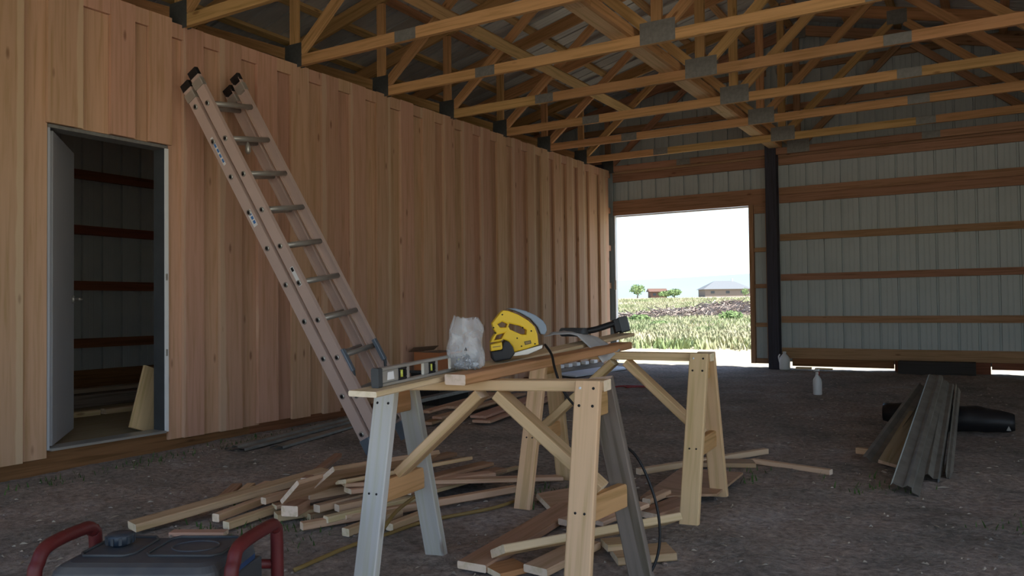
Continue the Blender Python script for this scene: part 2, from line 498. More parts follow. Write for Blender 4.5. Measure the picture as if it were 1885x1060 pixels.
for z in (.72, 1.27):
    box('strike_plate', (.0302, 3.574, z), (.0312, 3.590, z + .05), M['alu'], door)

# ------------------------------------------------------------------ steel sheet profile
def rib_profile(w):
    """(u, d) across one sheet; d is how far the sheet stands out"""
    pr = [(0, 0)]
    s = .2286; k = 0
    while k * s < w - .001:
        c = k * s
        for (u, d) in ((c + .008, .0), (c + .012, .030), (c + .036, .030), (c + .040, 0), (c + .100, 0), (c + .104, .002), (c + .112, .002), (c + .116, 0),
                       (c + .160, 0), (c + .164, .002), (c + .172, .002), (c + .176, 0)):
            if u < w: pr.append((u, d))
        k += 1
    pr.append((w, 0))
    return pr

def wall_sheet(name, x0, x1, zlo, zhi, y, sgn, mat, parent):
    """upright sheet in the plane y (ribs towards sgn*y)"""
    pr = rib_profile(x1 - x0)
    vs = [(x0 + u, y + sgn * d, zlo) for u, d in pr]
    vs += [(x0 + u, y + sgn * d, zhi(x0 + u) if callable(zhi) else zhi) for u, d in pr]
    k = len(pr)
    fs = [(i, i + 1, k + i + 1, k + i) for i in range(k - 1)]
    return put(name, mk(name, vs, fs, mat), None, parent)

def side_sheet(name, y0, y1, zlo, zhi, x, sgn, mat, parent):
    pr = rib_profile(y1 - y0)
    vs = [(x + sgn * d, y0 + u, zlo) for u, d in pr] + [(x + sgn * d, y0 + u, zhi) for u, d in pr]
    k = len(pr)
    return put(name, mk(name, vs, [(i, i + 1, k + i + 1, k + i) for i in range(k - 1)], mat), None, parent)

# ------------------------------------------------------------------ back gable wall
wall_back = empty('wall_back', (2.9, YB, .13), kind='structure', label='back gable wall of ribbed grey steel sheets on wooden girts')
PW = .9144
def run(x0, x1, zlo, zhi):
    x = x0
    while x < x1 - .01:
        e = min(x + PW, x1)
        wall_sheet('steel_sheet', x, e, zlo, zhi, YB + .022, 1, M['metalwall'], wall_back)
        x = e
run(XL, .03, .22, lambda x: roof_z(x) + .01)
run(.03, 2.18, 2.50, lambda x: roof_z(x) + .01)
run(2.18, 2.50, .21, lambda x: roof_z(x) + .01)
run(2.50, XR, .22, lambda x: roof_z(x) + .01)
def girt(x0, x1, z0, z1, mat='girt', t=.038, yo=0):
    return box('girt', (x0, YB - t + .018 - yo, z0), (x1, YB + .018 - yo, z1), M[mat], wall_back)
for (x0, x1) in ((2.61, 6.1), (6.105, XR)):
    girt(x0, x1, .775, .868); girt(x0, x1, 1.375, 1.468); girt(x0, x1, 1.945, 2.04)
    girt(x0, x1, 2.485, 2.60); girt(x0, x1, 2.603, 2.705, t=.05)
    girt(x0, x1, 3.03, 3.14); girt(x0, x1, 3.143, 3.26, t=.055)
    girt(x0, x1, 3.80, 3.89); girt(x0, x1, 4.35, 4.43)
girt(.03, 2.455, 2.485, 2.715, t=.045)
girt(.03, 2.455, 3.02, 3.14); girt(.03, 2.455, 3.143, 3.26, t=.055)
girt(-.5, 2.455, 3.80, 3.89); girt(.6, 2.455, 4.35, 4.43)
for (x0, x1) in ((XL, -.2),):
    for z in (.72, 1.32, 1.92, 2.52): girt(x0, x1, z, z + .09)
# bottom boards
box('skirt_board', (2.61, YB - .025, .272), (XR, YB + .018, .42), M['girt'], wall_back)
box('ground_board', (2.75, YB - .03, .165), (4.05, YB + .015, .270), M['treated'], wall_back)
box('ground_board', (4.06, YB - .035, .105), (5.15, YB + .015, .270), M['treated'], wall_back)
box('ground_board', (5.16, YB - .03, .185), (XR, YB + .015, .270), M['treated'], wall_back)
# posts
for x in (2.455, 5.9, 8.85):
    box('post', (x, YB - .175, .05), (x + .15, YB - .022, 3.36 if x < 3 else 3.3), M['post'], wall_back)
box('post', (-.21, YB - .175, .05), (-.06, YB - .022, 3.3), M['post'], wall_back)
box('post', (XL + .02, YB - .175, .05), (XL + .17, YB - .022, 3.3), M['post'], wall_back)

# opening at the left of the back wall
door2 = empty('door_2', (1.1, YB, .13), kind='structure', label='wide open doorway in the back wall looking onto the field')
box('jamb', (2.182, YB - .06, .19), (2.245, YB + .04, 2.484), M['girt'], door2)
box('jamb', (2.415, YB - .04, .19), (2.452, YB + .018, 2.484), M['girt'], door2)
for z0, z1 in ((2.36, 2.482), (1.80, 1.862), (1.275, 1.335), (.715, .775), (.19, .262)):
    box('blocking', (2.247, YB - .036, z0), (2.413, YB + .018, z1), M['girt'], door2)
box('edge_trim', (.046, YB - .03, .16), (.062, YB + .05, 2.482), M['white'], door2)
box('latch', (.045, YB - .05, 1.30), (.075, YB - .0305, 1.45), M['alu'], door2)
box('head_trim', (.063, YB + .02, 2.462), (2.18, YB + .05, 2.483), M['white'], door2)

# ------------------------------------------------------------------ outer left wall, room floor
wall_outer = empty('wall_outer', (XL, 6, 0), kind='structure', label='steel outer wall seen through the door')
y = YF
while y < YB - .01:
    e = min(y + PW, YB); side_sheet('steel_sheet', y, e, .1, roof_z(XL) + .02, XL - .02, -1, M['metalwall'], wall_outer); y = e
for z in (.66, 1.28, 1.88, 2.48, 3.0):
    for a, b in ((YF, 4.0), (4.003, YB)):
        box('girt', (XL - .018, a, z), (XL + .022, b, z + .1), M['treated'], wall_outer)  # darker wood than the other girts, painting in the dimness of the room
for a, b in ((YF, 4.0), (4.003, YB)):
    box('skirt_board', (XL - .018, a, .12), (XL + .025, b, .42), M['treated'], wall_outer)
for y in (1.2, 3.6, 6.4, 8.8):
    box('post', (XL + .026, y, .0), (XL + .17, y + .15, 3.3), M['post'], wall_outer)
rf = empty('floor_room', (-1.6, 4, .14), kind='structure', label='plywood floor of the dark room behind the door')
for i, (a, b) in enumerate(((.4, 2.83), (2.835, 5.27), (5.275, 7.7), (7.705, 11.5))):
    for c, d in ((-3.17, -1.6), (-1.597, -.115)):
        box('floor_panel', (c, a, .13), (d, b, .150), M['ply'], rf)
wf = empty('wall_room', (-1.6, .36, 0), kind='structure', label='board end wall of the dark room')
for i in range(16):
    box('siding_board', (-3.17 + i * .2, .33, .1), (-3.17 + i * .2 + .196, .35, 3.3), M['siding'], wf, axis=2)

# ------------------------------------------------------------------ roof
ceiling = empty('ceiling', (XRIDGE, 4, 5.06), kind='structure', label='steel roof on wooden purlins over open trusses')
def roof_sheet(y0, y1, side):
    pr = rib_profile(y1 - y0)
    n_ = Vector((-.2425 if side < 0 else .2425, 0, .97))
    xe = XL - .35 if side < 0 else XR + .35
    vs = []
    for (x, z) in ((xe, roof_z(xe)), (XRIDGE, roof_z(XRIDGE))):
        for u, d in pr: vs.append(Vector((x, y0 + u, z)) + n_ * d)
    k = len(pr)
    return put('roof_sheet', mk('roof_sheet', vs, [(i, i + 1, k + i + 1, k + i) for i in range(k - 1)], M['metalroof']), None, ceiling)
_rsh = {}
y = YF - .3
while y < YB + .35:
    e = min(y + PW, YB + .35)
    for s in (-1, 1):
        roof_sheet(y, e, s)
    y = e
put('ridge_cap', mk('ridge_cap', [(XRIDGE - .18, YF - .3, 5.055), (XRIDGE, YF - .3, 5.10), (XRIDGE + .18, YF - .3, 5.055),
                                  (XRIDGE - .18, YB + .35, 5.055), (XRIDGE, YB + .35, 5.10), (XRIDGE + .18, YB + .35, 5.055)],
                    [(0, 1, 4, 3), (1, 2, 5, 4)], M['metalroof']), None, ceiling)
for s in (-1, 1):
    k = 0
    d = .10
    while d < 6.3:
        x = XRIDGE + s * d
        zc = roof_z(x) - .024
        seams = [YF - .2, .2, 4.1, 7.95, YB + .0]
        for a, b in zip(seams[:-1], seams[1:]):
            beam('purlin', (x, a, zc), (x, b - .004, zc), .088, .04, M['purlin'], ceiling, up=(-.2425 * -s, 0, .97))
        d += .594

# ------------------------------------------------------------------ right side, front (out of view: the open side that lets the daylight in)
wall_right = empty('wall_right', (XR, 4, 0), kind='structure', label='open right side of the barn with posts under a header')
for y in (-1.55, 1.5, 4.6, 7.0, 9.4):
    box('post', (XR - .15, y, 0), (XR, y + .15, 3.3), M['post'], wall_right)
box('header', (XR - .04, YF, 3.03), (XR, YB, 3.25), M['girt'], wall_right)
y = YF
while y < YB - .01:
    e = min(y + PW, YB); side_sheet('steel_sheet', y, e, 3.0 if y < 3.8 else .2, roof_z(XR) + .02, XR + .02, 1, M['metalwall'], wall_right); y = e
wall_front = empty('wall_front', (2.9, YF, 0), kind='structure', label='front gable wall behind the camera with a wide doorway')
x = XL
while x < XR - .01:
    e = min(x + PW, XR)
    wall_sheet('steel_sheet', x, e, 3.0 if .2 < (x + e) / 2 < 8.9 else .2, lambda q: roof_z(q) + .01, YF, -1, M['metalwall'], wall_front); x = e
box('header', (0.1, YF + .02, 2.95), (XR, YF + .06, 3.2), M['girt'], wall_front)

# ------------------------------------------------------------------ roof trusses
def truss_parts(root, y, gable=False):
    T = .038
    zb = 3.21
    mat = M['girt'] if gable else M['truss']
    def w(name, x0, z0, x1, z1, dep=.089, yo=0.0):
        return beam(name, (x0, y + yo, z0), (x1, y + yo, z1), T, dep, mat, root, up=(0, 0, 1) if abs(x1 - x0) > .05 else (1, 0, 0))
    # bottom chord in three lengths
    for a, b in ((XL + .05, 1.245), (1.247, 4.553), (4.555, XR - .05)):
        w('bottom_chord', a, zb, b, zb, .092)
    tz = lambda x: 4.825 - .25 * abs(x - XRIDGE) + .07      # centre of the top chord
    w('top_chord', XL - .25, tz(XL - .25), XRIDGE - .002, tz(XRIDGE), .14)
    w('top_chord', XR + .25, tz(XR + .25), XRIDGE + .002, tz(XRIDGE), .14)
    # verticals (centred on the truss) and diagonals
    for x in (0.0, XRIDGE, 2 * XRIDGE):
        beam('vertical_web', (x, y, zb + .047), (x, y, tz(x) - .074), .089, T, mat, root, up=(0, 1, 0))
    for s in (-1, 1):
        q = XRIDGE + s * 1.37
        w('diagonal_web', XRIDGE + s * 2.82, zb + .08, XRIDGE + s * 1.46, tz(q) - .12)
        w('diagonal_web', XRIDGE + s * .085, zb + .09, XRIDGE + s * 1.30, tz(q) - .10)
        w('diagonal_web', XRIDGE + s * 3.0, zb + .09, XRIDGE + s * 4.2, tz(XRIDGE + s * 4.2) - .08)
    pm, pd = M['plate'], M['plate_dark']
    for sd in (-1, 1):
        yy = y + sd * .0205
        def pl(x0, z0, x1, z1, mm, name='plate'):
            box(name, (x0, yy - .0012, z0), (x1, yy + .0012, z1), mm, root)
        pl(-.10, 3.155, .10, 3.365, pd); pl(5.70, 3.155, 5.90, 3.365, pd)
        pl(1.14, 3.165, 1.35, 3.255, pm); pl(4.45, 3.165, 4.66, 3.255, pm)
        pl(2.76, 3.165, 3.06, 3.345, pm)
        for s in (-1, 1):
            q = XRIDGE + s * 1.37
            pl(q - .11, tz(q) - .13, q + .11, tz(q) + .04, pm)
        pl(XRIDGE - .14, tz(XRIDGE) - .12, XRIDGE + .14, tz(XRIDGE) + .03, pm)
TY = [(11.47, 'gable truss fixed against the back wall, reddish lumber'),
      (10.51, 'first wooden roof truss out from the back gable wall'),
      (9.38, 'second wooden roof truss out from the back gable wall'),
      (8.25, 'third wooden roof truss out from the back gable wall'),
      (7.13, 'fourth wooden roof truss out from the back gable wall'),
      (6.01, 'fifth wooden roof truss out from the back gable wall'),
      (4.86, 'second nearest roof truss, whose plate sits above the wall right of the ladder top'),
      (3.72, 'nearest roof truss in view, crossing the top left corner above the ladder'),
      (2.58, 'roof truss closest overhead, at the upper edge of the picture')]
g0 = empty('roof_truss', (0, TY[0][0], 3.16), TY[0][1], 'truss', 'roof trusses')
truss_parts(g0, TY[0][0], True)
t0 = empty('roof_truss', (0, TY[1][0], 3.16), TY[1][1], 'truss', 'roof trusses')
truss_parts(t0, TY[1][0])
for y, lab in TY[2:]:
    c = copy_tree(t0, None, (0, y - TY[1][0], 0)); c['label'] = lab

# lengthwise braces
br = empty('lateral_brace', (2.65, 7, 3.26), 'long L-shaped board brace lying along the middle of the truss bottom chords', 'brace')
for a, b in ((1.5, 5.2), (5.203, 9.0), (9.003, 11.44)):
    beam('flat_board', (2.585, a, 3.277), (2.585, b, 3.277), .14, .038, M['pine'], br)
    beam('edge_board', (2.675, a, 3.300), (2.675, b, 3.300), .038, .088, M['truss'], br)
br2 = empty('lateral_brace', (.8, 7, 3.8), 'bright yellow board brace running through the diagonal truss webs above the plank wall', 'brace')
for a, b in ((2.4, 6.4), (6.403, 10.55)):
    beam('brace_board', (.84, a, 3.80), (.84, b, 3.80), .115, .036, M['purlin'], br2, up=(.62, 0, -.78))

# ================================================================== OUTDOORS
def terrain(x, y):
    d = math.hypot(x - 5.15, y)
    if y <= 11.7: z = gz(y) - .045
    elif y < 36: z = .10 + .0132 * (y - 11.7)
    elif y < 72: z = .42 + .0350 * (y - 36)
    else: z = 1.68 + .0095 * (y - 72)
    v = Vector((x * .08, y * .08, 0))
    if y > 14: z += .10 * noise.noise(v) * min(1, (y - 14) / 20)
    return z
def axis_vals(lo, hi, c, fine):
    out, s, p = [c], fine, c
    while p < hi: p += s; s *= 1.09; out.append(min(p, hi))
    s, p = fine, c
    while p > lo: p -= s; s *= 1.09; out.insert(0, max(p, lo))
    return out
gx, gy = axis_vals(-500, 300, 0, 1.0), axis_vals(-200, 900, 14, .8)
vs = [(x, y, terrain(x, y)) for y in gy for x in gx]
n_ = len(gx)
fs = [(j * n_ + i, j * n_ + i + 1, (j + 1) * n_ + i + 1, (j + 1) * n_ + i) for j in range(len(gy) - 1) for i in range(n_ - 1)]
tag(put('ground', mk('ground', vs, fs, M['field'], smooth=True)), kind='structure', label='dry grassy field behind the barn')

# grass blades
def tufts(n, area, hmin, hmax, mat, name, zf, wmul=1.0, seed=1):
    r = random.Random(seed); vs, fs = [], []
    for _ in range(n):
        p = area(r)
        if p is None: continue
        x, y = p; z = zf(x, y) - .01
        for k in range(3):
            a = r.uniform(0, 6.283); h = r.uniform(hmin, hmax); w = h * .09 * wmul
            lx, ly = math.cos(a) * h * .45, math.sin(a) * h * .45
            bx, by = x + r.uniform(-.08, .08) * wmul, y + r.uniform(-.08, .08) * wmul
            px, py = -math.sin(a) * w, math.cos(a) * w
            i = len(vs)
            vs += [(bx - px, by - py, z), (bx + px, by + py, z), (bx + lx * .5 + px * .6, by + ly * .5 + py * .6, z + h * .6), (bx + lx, by + ly, z + h * .95)]
            fs += [(i, i + 1, i + 2), (i, i + 2, i + 3)]
    return put(name, mk(name, vs, fs, mat))
def fieldarea(r):
    y = 15.2 + 52 * r.random() ** 1.35
    if y < 19 and r.random() > (y - 14.5) / 5: return None
    x = 5.15 - y * r.uniform(.16, .56)
    if noise.noise(Vector((x * .25, y * .25, 3))) < -.18 and r.random() < .75: return None
    return x, y
tag(tufts(42000, fieldarea, .08, .26, M['grass'], 'field_grass', terrain, 1.7), 'pale green and straw coloured grass of the field', 'grass', kind='stuff')

# brush pile and rubble mound
def moundpt(cx, cy, rx, ry, h, n, seed, name, label, cat, mat):
    r = random.Random(seed); vs, fs = [], []
    for _ in range(n):
        a = r.uniform(0, 6.283); q = math.sqrt(r.random())
        x, y = cx + rx * q * math.cos(a), cy + ry * q * math.sin(a)
        z = terrain(x, y) + h * (1 - q * q) * r.uniform(.1, 1)
        L = r.uniform(.12, .55); b = r.uniform(0, 6.283); e = r.uniform(-.3, .6); w = r.uniform(.015, .045)
        dx, dy, dz = math.cos(b) * L, math.sin(b) * L, e * L
        i = len(vs)
        vs += [(x, y, z - w), (x, y, z + w), (x + dx, y + dy, z + dz + w * .5), (x + dx, y + dy, z + dz - w * .5), (x + w, y + w, z), (x + dx + w, y + dy, z + dz)]
        fs += [(i, i + 1, i + 2, i + 3), (i + 1, i + 4, i + 5, i + 2), (i + 4, i, i + 3, i + 5)]
    k = len(vs); R = 22
    for j in range(7):
        for i2 in range(R):
            a = 6.283 * i2 / R; q = 1 - j / 6.0
            x, y = cx + rx * q * math.cos(a), cy + ry * q * math.sin(a)
            vs.append((x, y, terrain(x, y) - .05 + h * .62 * (1 - q * q) * (1 + .35 * noise.noise(Vector((x, y, 1))))))
    for j in range(6):
        for i2 in range(R):
            fs.append((k + j * R + i2, k + j * R + (i2 + 1) % R, k + (j + 1) * R + (i2 + 1) % R, k + (j + 1) * R + i2))
    return tag(put(name, mk(name, vs, fs, mat)), label, cat)
moundpt(-6.3, 36.5, 4.4, 2.4, .50, 2200, 5, 'brush_pile', 'long heap of dry branches and rubble in the middle of the field', 'brush pile', M['brush'])
moundpt(-6.6, 41.5, 2.3, 2.0, .62, 900, 6, 'brush_pile', 'darker brushwood heap with upright twigs in front of the grey-roofed house', 'brush pile', M['brush'])
moundpt(-8.4, 32.6, 1.2, 1.0, .35, 350, 8, 'brush_pile', 'low rubble heap at the left edge of the doorway view', 'brush pile', M['brush'])

def bush(name, x, y, rx, h, label, cat, n=500, seed=1, trunk=0.0):
    r = random.Random(seed); z0 = terrain(x, y)
    root = empty(name, (x, y, z0), label, cat)
    vs, fs = [], []
    for _ in range(n):
        u = Vector((r.gauss(0, 1), r.gauss(0, 1), r.gauss(0, 1))).normalized() * (r.random() ** .4)
        lump = 1 + .3 * noise.noise(u * 2.2 + Vector((seed, 0, 0)))
        c = Vector((x + u.x * rx * lump, y + u.y * rx * lump, z0 + trunk + (h - trunk) * (.5 + .5 * u.z * lump)))
        s = rx * .13 * r.uniform(.6, 1.4)
        t1 = Vector((r.uniform(-1, 1), r.uniform(-1, 1), r.uniform(-1, 1))).normalized() * s
        t2 = t1.orthogonal().normalized() * s * .6
        i = len(vs); vs += [c - t1, c + t2, c + t1, c - t2]; fs.append((i, i + 1, i + 2, i + 3))
    put('foliage', mk('foliage', vs, fs, M['leaf']), None, root)
    put('trunk', tube_mesh([(x, y, z0 - .1), (x + .05 * rx, y, z0 + h * .35), (x, y, z0 + h * .6)], [rx * .1, rx * .07, rx * .03], M['housedark'], 6), None, root)
    return root
bush('tree', -71.4, 187.5, 1.9, 3.6, 'small tree left of the brown farmhouse on the horizon', 'tree', 500, 2, 1.0)
bush('tree', -74.0, 222, 2.2, 2.6, 'dark tree between the farmhouse and the grey-roofed house', 'tree', 500, 3, .6)
bush('tree', -79.5, 230, 2.4, 2.1, 'low dark tree just right of the brown farmhouse', 'tree', 400, 4, .4)
bush('tree', -50.6, 212, 1.0, 2.3, 'dark round shrub at the right end of the grey-roofed house', 'tree', 300, 5, .3)
bush('shrub', -6.4, 28.4, .5, .34, 'green shrub at the left of the doorway view in front of the rubble heap', 'shrub', 500, 6)
bush('shrub', -3.3, 30.0, .45, .45, 'bright green weed clump near the right door jamb', 'shrub', 400, 7)
bush('shrub', -4.3, 25.0, .4, .22, 'low green weed clump in the grass in front of the brush pile', 'shrub', 350, 8)

# houses on the horizon
def house(name, c, right, w, dpt, hw, hr, label, wall, roof, hip):
    cx, cy, z0 = c; R = Vector((right[0], right[1], 0)).normalized(); F = Vector((R.y, -R.x, 0))
    root = empty(name, c, label, 'house')
    def pt(a, b, z): return Vector((cx, cy, z0)) + R * a + F * b + Vector((0, 0, z))
    a, b = w / 2, dpt / 2
    vs = [pt(-a, -b, -.5), pt(a, -b, -.5), pt(a, b, -.5), pt(-a, b, -.5), pt(-a, -b, hw), pt(a, -b, hw), pt(a, b, hw), pt(-a, b, hw)]
    put('wall', mk('wall', vs, [(0, 1, 5, 4), (1, 2, 6, 5), (2, 3, 7, 6), (3, 0, 4, 7)], wall), None, root)
    e = .6; k = w / 2 * (.42 if hip else 1.0) + (0 if hip else e)
    vs = [pt(-a - e, -b - e, hw), pt(a + e, -b - e, hw), pt(a + e, b + e, hw), pt(-a - e, b + e, hw), pt(-a + (a - k), 0, hw + hr), pt(k, 0, hw + hr)]
    if hip: vs[4] = pt(-k, 0, hw + hr)
    put('roof', mk('roof', vs, [(0, 1, 5, 4), (1, 2, 5), (2, 3, 4, 5), (3, 0, 4), (3, 2, 1, 0)], roof), None, root)
    n = max(2, int(w / 3.6))
    for i in range(n):
        x = -a + (i + .5) * w / n
        q = [pt(x - .5, b + .04, .7), pt(x + .5, b + .04, .7), pt(x + .5, b + .04, hw - .5), pt(x - .5, b + .04, hw - .5)]
        q2 = [v - F * .08 for v in q]
        put('window', mk('window', q + q2, [(0, 1, 2, 3), (7, 6, 5, 4), (0, 4, 5, 1), (1, 5, 6, 2), (2, 6, 7, 3), (3, 7, 4, 0)], M['glassdark']), None, root)
    if hip:
        q = pt(w * .18, 0, hw + hr - .4)
        box('chimney', (q.x - .25, q.y - .25, q.z), (q.x + .25, q.y + .25, q.z + 1.0), M['white'], root)
    return root
house('house', (-58.4, 219, 3.3), (.854, .519), 12.4, 8.0, 1.9, 2.4, 'single-storey house with a grey hipped roof on the horizon', M['house'], M['roofgrey'], True)
house('house', (-88.8, 247, 3.4), (.854, .519), 5.0, 5.0, 2.0, 1.1, 'small dark brown farmhouse on the horizon left of the grey-roofed one', M['housedark'], M['housedark'], False)

# far hills, pale blue from haze put into their colour
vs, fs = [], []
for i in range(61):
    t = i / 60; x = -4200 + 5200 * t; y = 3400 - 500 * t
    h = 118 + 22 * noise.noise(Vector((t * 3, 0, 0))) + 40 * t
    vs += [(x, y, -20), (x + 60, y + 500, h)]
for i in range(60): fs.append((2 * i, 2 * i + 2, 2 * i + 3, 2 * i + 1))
tag(put('hills', mk('hills', vs, fs, M['hill'], smooth=True)), kind='structure', label='hills along the horizon with pale haze painted into their colour')

# ================================================================== OBJECTS
# ------------------------------------------------------------------ extension ladder
LB = Vector((1.47, 4.15, .055)); LT = Vector((.165, 3.645, 2.68))
u = (LT - LB).normalized()
r_ = Vector((0, 1, 0)); r_ = (r_ - u * r_.dot(u)).normalized()
nrm = r_.cross(u).normalized()
LADW = .43
ladder = empty('extension_ladder', tuple(LB + r_ * LADW / 2), 'pinkish fibreglass extension ladder leaning against the plank wall', 'ladder')
LL = (LT - LB).length
def ladder_pt(s, a, b): return LB + u * s + r_ * a + nrm * b
def channel(name, s0, s1, a, b, open_dir, mat):
    """C-shaped rail: web .076 deep along nrm, flanges .028 along r_ (open_dir = +1 / -1)"""
    t, d, f = .006, .086, .030
    pr = [(0, -d/2), (0, d/2), (f, d/2), (f, d/2 - t), (t, d/2 - t), (t, -d/2 + t), (f, -d/2 + t), (f, -d/2)]
    vs = []
    for s in (s0, s1):
        for p, q in pr: vs.append(ladder_pt(s, a + open_dir * p, b + q))
    k = 8
    fs = [(i, (i + 1) % k, k + (i + 1) % k, k + i) for i in range(k)] + [(0, 7, 6, 5, 4, 3, 2, 1), tuple(range(8, 16))]
    if open_dir < 0: fs = [tuple(reversed(f_)) for f_ in fs]
    return put(name, mk(name, vs, fs, mat), None, ladder)
for sec, (s0, s1, b, inset) in enumerate(((0.0, LL, 0.0, 0.0), (.07, LL + .03, .116, .0))):
    nmr = 'base_rail' if sec == 0 else 'fly_rail'
    lft = channel(nmr, s0, s1, inset, b, 1, M['fibreglass'])
    rgt = channel(nmr, s0, s1, LADW - inset, b, -1, M['fibreglass'])
    s = .138 if sec == 0 else .093 + .2965
    while s < s1 - .03:
        p, q = ladder_pt(s, .004 + inset, b), ladder_pt(s, LADW - .004 - inset, b)
        rg = put('rung', tube_mesh([p, q], .020, M['alu'], 10), None, ladder)
        c = ladder_pt(s, -.001 + inset, b)
        put('rung_rivet', tube_mesh([c - r_ * .006, c + r_ * .001], .020, M['alu'], 10), None, rg)
        put('rivet_hole', tube_mesh([c - r_ * .0075, c - r_ * .0055], .0125, M['black'], 8), None, rg)
        c = ladder_pt(s, LADW + .001 - inset, b)
        put('rung_rivet', tube_mesh([c + r_ * .006, c - r_ * .001], .015, M['alu'], 10), None, rg)
        s += .2965
    for a in (0.0, LADW):
        sg = 1 if a == 0 else -1
        # end caps and guide brackets
        p0 = ladder_pt(s1 - .02, a + sg * .013, b); p1 = ladder_pt(s1 + .035, a + sg * .013, b)
        m, L = frame_of(p0, p1, up=nrm)
        put('end_cap', beam_mesh(L, .034, .094, M['black'], None, True), m, ladder)
        m, L = frame_of(ladder_pt(s1 - .11, a + sg * .012, b), ladder_pt(s1 - .05, a + sg * .012, b), up=nrm)
        put('guide_bracket', beam_mesh(L, .042, .096, M['alu'], None, True), m, ladder)
        if sec == 0:
            m, L = frame_of(ladder_pt(-.03, a + sg * .013, b), ladder_pt(.10, a + sg * .013, b), up=nrm)
            put('foot', beam_mesh(L, .045, .09, M['bluegrey'], None, True), m, ladder)
# rung locks on the fly section
for a, sg in ((.03, 1), (LADW - .03, -1)):
    m, L = frame_of(ladder_pt(.55, a, .160), ladder_pt(.72, a, .160), up=nrm)
    lk = put('rung_lock', beam_mesh(L, .035, .03, M['bluegrey'], None, True), m, ladder)
    put('lock_hook', tube_mesh([ladder_pt(.60, a, .155), ladder_pt(.55, a, .165), ladder_pt(.50, a, .140), ladder_pt(.47, a, .12)], .012, M['darkgreyp'], 6), None, lk)
# pulley hanging from the second rung
pp = ladder_pt(.093 + .2965 * 8, LADW * .5, .116)
put('pulley', tube_mesh([pp - Vector((0, 0, .02)), pp - Vector((0, 0, .05)), pp - Vector((0, 0, .09)), pp - Vector((0, 0, .11))], [.006, .020, .022, .010], M['alu'], 8), None, ladder)
# stickers (flat print on the rail sides)
def rail_sticker(name, s0, s1, b, w, mat, off=-.0015):
    vs = [ladder_pt(s0, off, b - w), ladder_pt(s0, off, b + w), ladder_pt(s1, off, b + w), ladder_pt(s1, off, b - w)]
    return put(name, mk(name, vs, [(0, 1, 2, 3)], mat), None, ladder)
rail_sticker('sticker', LL - .66, LL - .43, 0, .013, M['sticker'])
for k in range(5): rail_sticker('sticker_print', LL - .64 + k * .042, LL - .612 + k * .042, 0.002 - .002 * (k % 2), .009, M['stickerblue'], -.0025)
st = rail_sticker('sticker', LL - 1.17, LL - 1.04, 0, .021, M['sticker'])
for k in range(3): rail_sticker('sticker_print', LL - 1.15 + k * .034, LL - 1.126 + k * .034, .004, .011, M['stickerblue'], -.0025)
rail_sticker('warning_label', LL - 1.72, LL - 1.57, .116, .016, M['sticker'])
for k in range(2): rail_sticker('label_print', LL - 1.715 + k * .11, LL - 1.685 + k * .11, .116, .011, M['black'], -.0025)

# ------------------------------------------------------------------ sawhorses
def sawhorse(A, B, ztop, feet, legm, label, stretch=.36):
    zA, zB = ztop
    A, B = Vector((A[0], A[1], 0)), Vector((B[0], B[1], 0))
    d = (B - A).normalized(); p = Vector((-d.y, d.x, 0))
    root = empty('sawhorse', tuple((A + B) / 2 + Vector((0, 0, gz((A.y + B.y) / 2)))), label, 'sawhorse')
    z = Vector((0, 0, 1))
    bt = .038
    beam('top_beam', A + z * (zA - bt / 2), B + z * (zB - bt / 2), .089, bt, M['pine'], root, end=M['end'], bev=True)
    mids = {}
    for e, base in (('L', A + d * .047), ('R', B - d * .047)):
        legs = {}; ztop = zA if e == 'L' else zB
        for sgn, key in ((-1, 'N'), (1, 'F')):
            top = base + p * (sgn * .067) + z * (ztop - .002)
            foot = Vector((feet[e + key][0], feet[e + key][1], gz(feet[e + key][1]) - .02))
            m_ = M[legm[e + key]]
            nr = (p * sgn + z * .3).normalized()
            ax = (top - foot).normalized(); nr = ax.cross(d).normalized() * -sgn; nr = nr if nr.dot(p * sgn) > 0 else -nr
            m, L = frame_of(foot, top, up=nr)
            lg = put('leg', beam_mesh(L, .089, .038, m_, M['end'], True), m, root)
            legs[key] = (foot, top, nr)
            ax = (top - foot).normalized()
            for q in (.025, .085):
                for k in (-.024, .024):
                    c = top - ax * q + d * k + nr * .0185
                    put('screw', tube_mesh([c, c + nr * .0015], .0052, M['black'] if (q + k) > .002 else M['sticker'], 8), None, lg)
            for k in (-.016, .016):
                c = foot.lerp(top, (stretch) / ztop) + d * k + nr * .0185
                put('screw', tube_mesh([c, c + nr * .0015], .0045, M['black'], 8), None, lg)
        # block under the beam between the two legs, stretcher further down
        def between(h, name, t, w, mat):
            fN = (h - legs['N'][0].z) / (legs['N'][1].z - legs['N'][0].z); fF = (h - legs['F'][0].z) / (legs['F'][1].z - legs['F'][0].z)
            a = legs['N'][0].lerp(legs['N'][1], fN) + p * .020; b = legs['F'][0].lerp(legs['F'][1], fF) - p * .020
            beam(name, a, b, t, w, M[mat], root, end=M['end'], bev=True)
            return (a + b) / 2
        between(ztop - .085, 'end_block', .036, .085, 'truss')
        mids[e] = between(stretch, 'stretcher', .036, .085, 'truss')
    mid = (A + B) / 2; ztop = (zA + zB) / 2
    for e, s in (('L', -1), ('R', 1)):
        a = mids[e] + z * .05 + d * (-s) * .005
        b = mid + d * (s * .035) + z * (ztop - bt - .014)
        beam('diagonal_brace', a, b, .085, .038, M['pine'], root, up=(0, 0, 1), end=M['end'], bev=True)
    return root
sawhorse((3.104, 2.405), (4.0, 2.53), (.768, .790), dict(LN=(3.205, 2.15), LF=(3.165, 2.645), RN=(3.985, 2.285), RF=(4.03, 2.76)),
         dict(LN='grey', LF='grey', RN='pine', RF='darkgrey'), 'near sawhorse with two grey weathered left legs and one dark right leg')
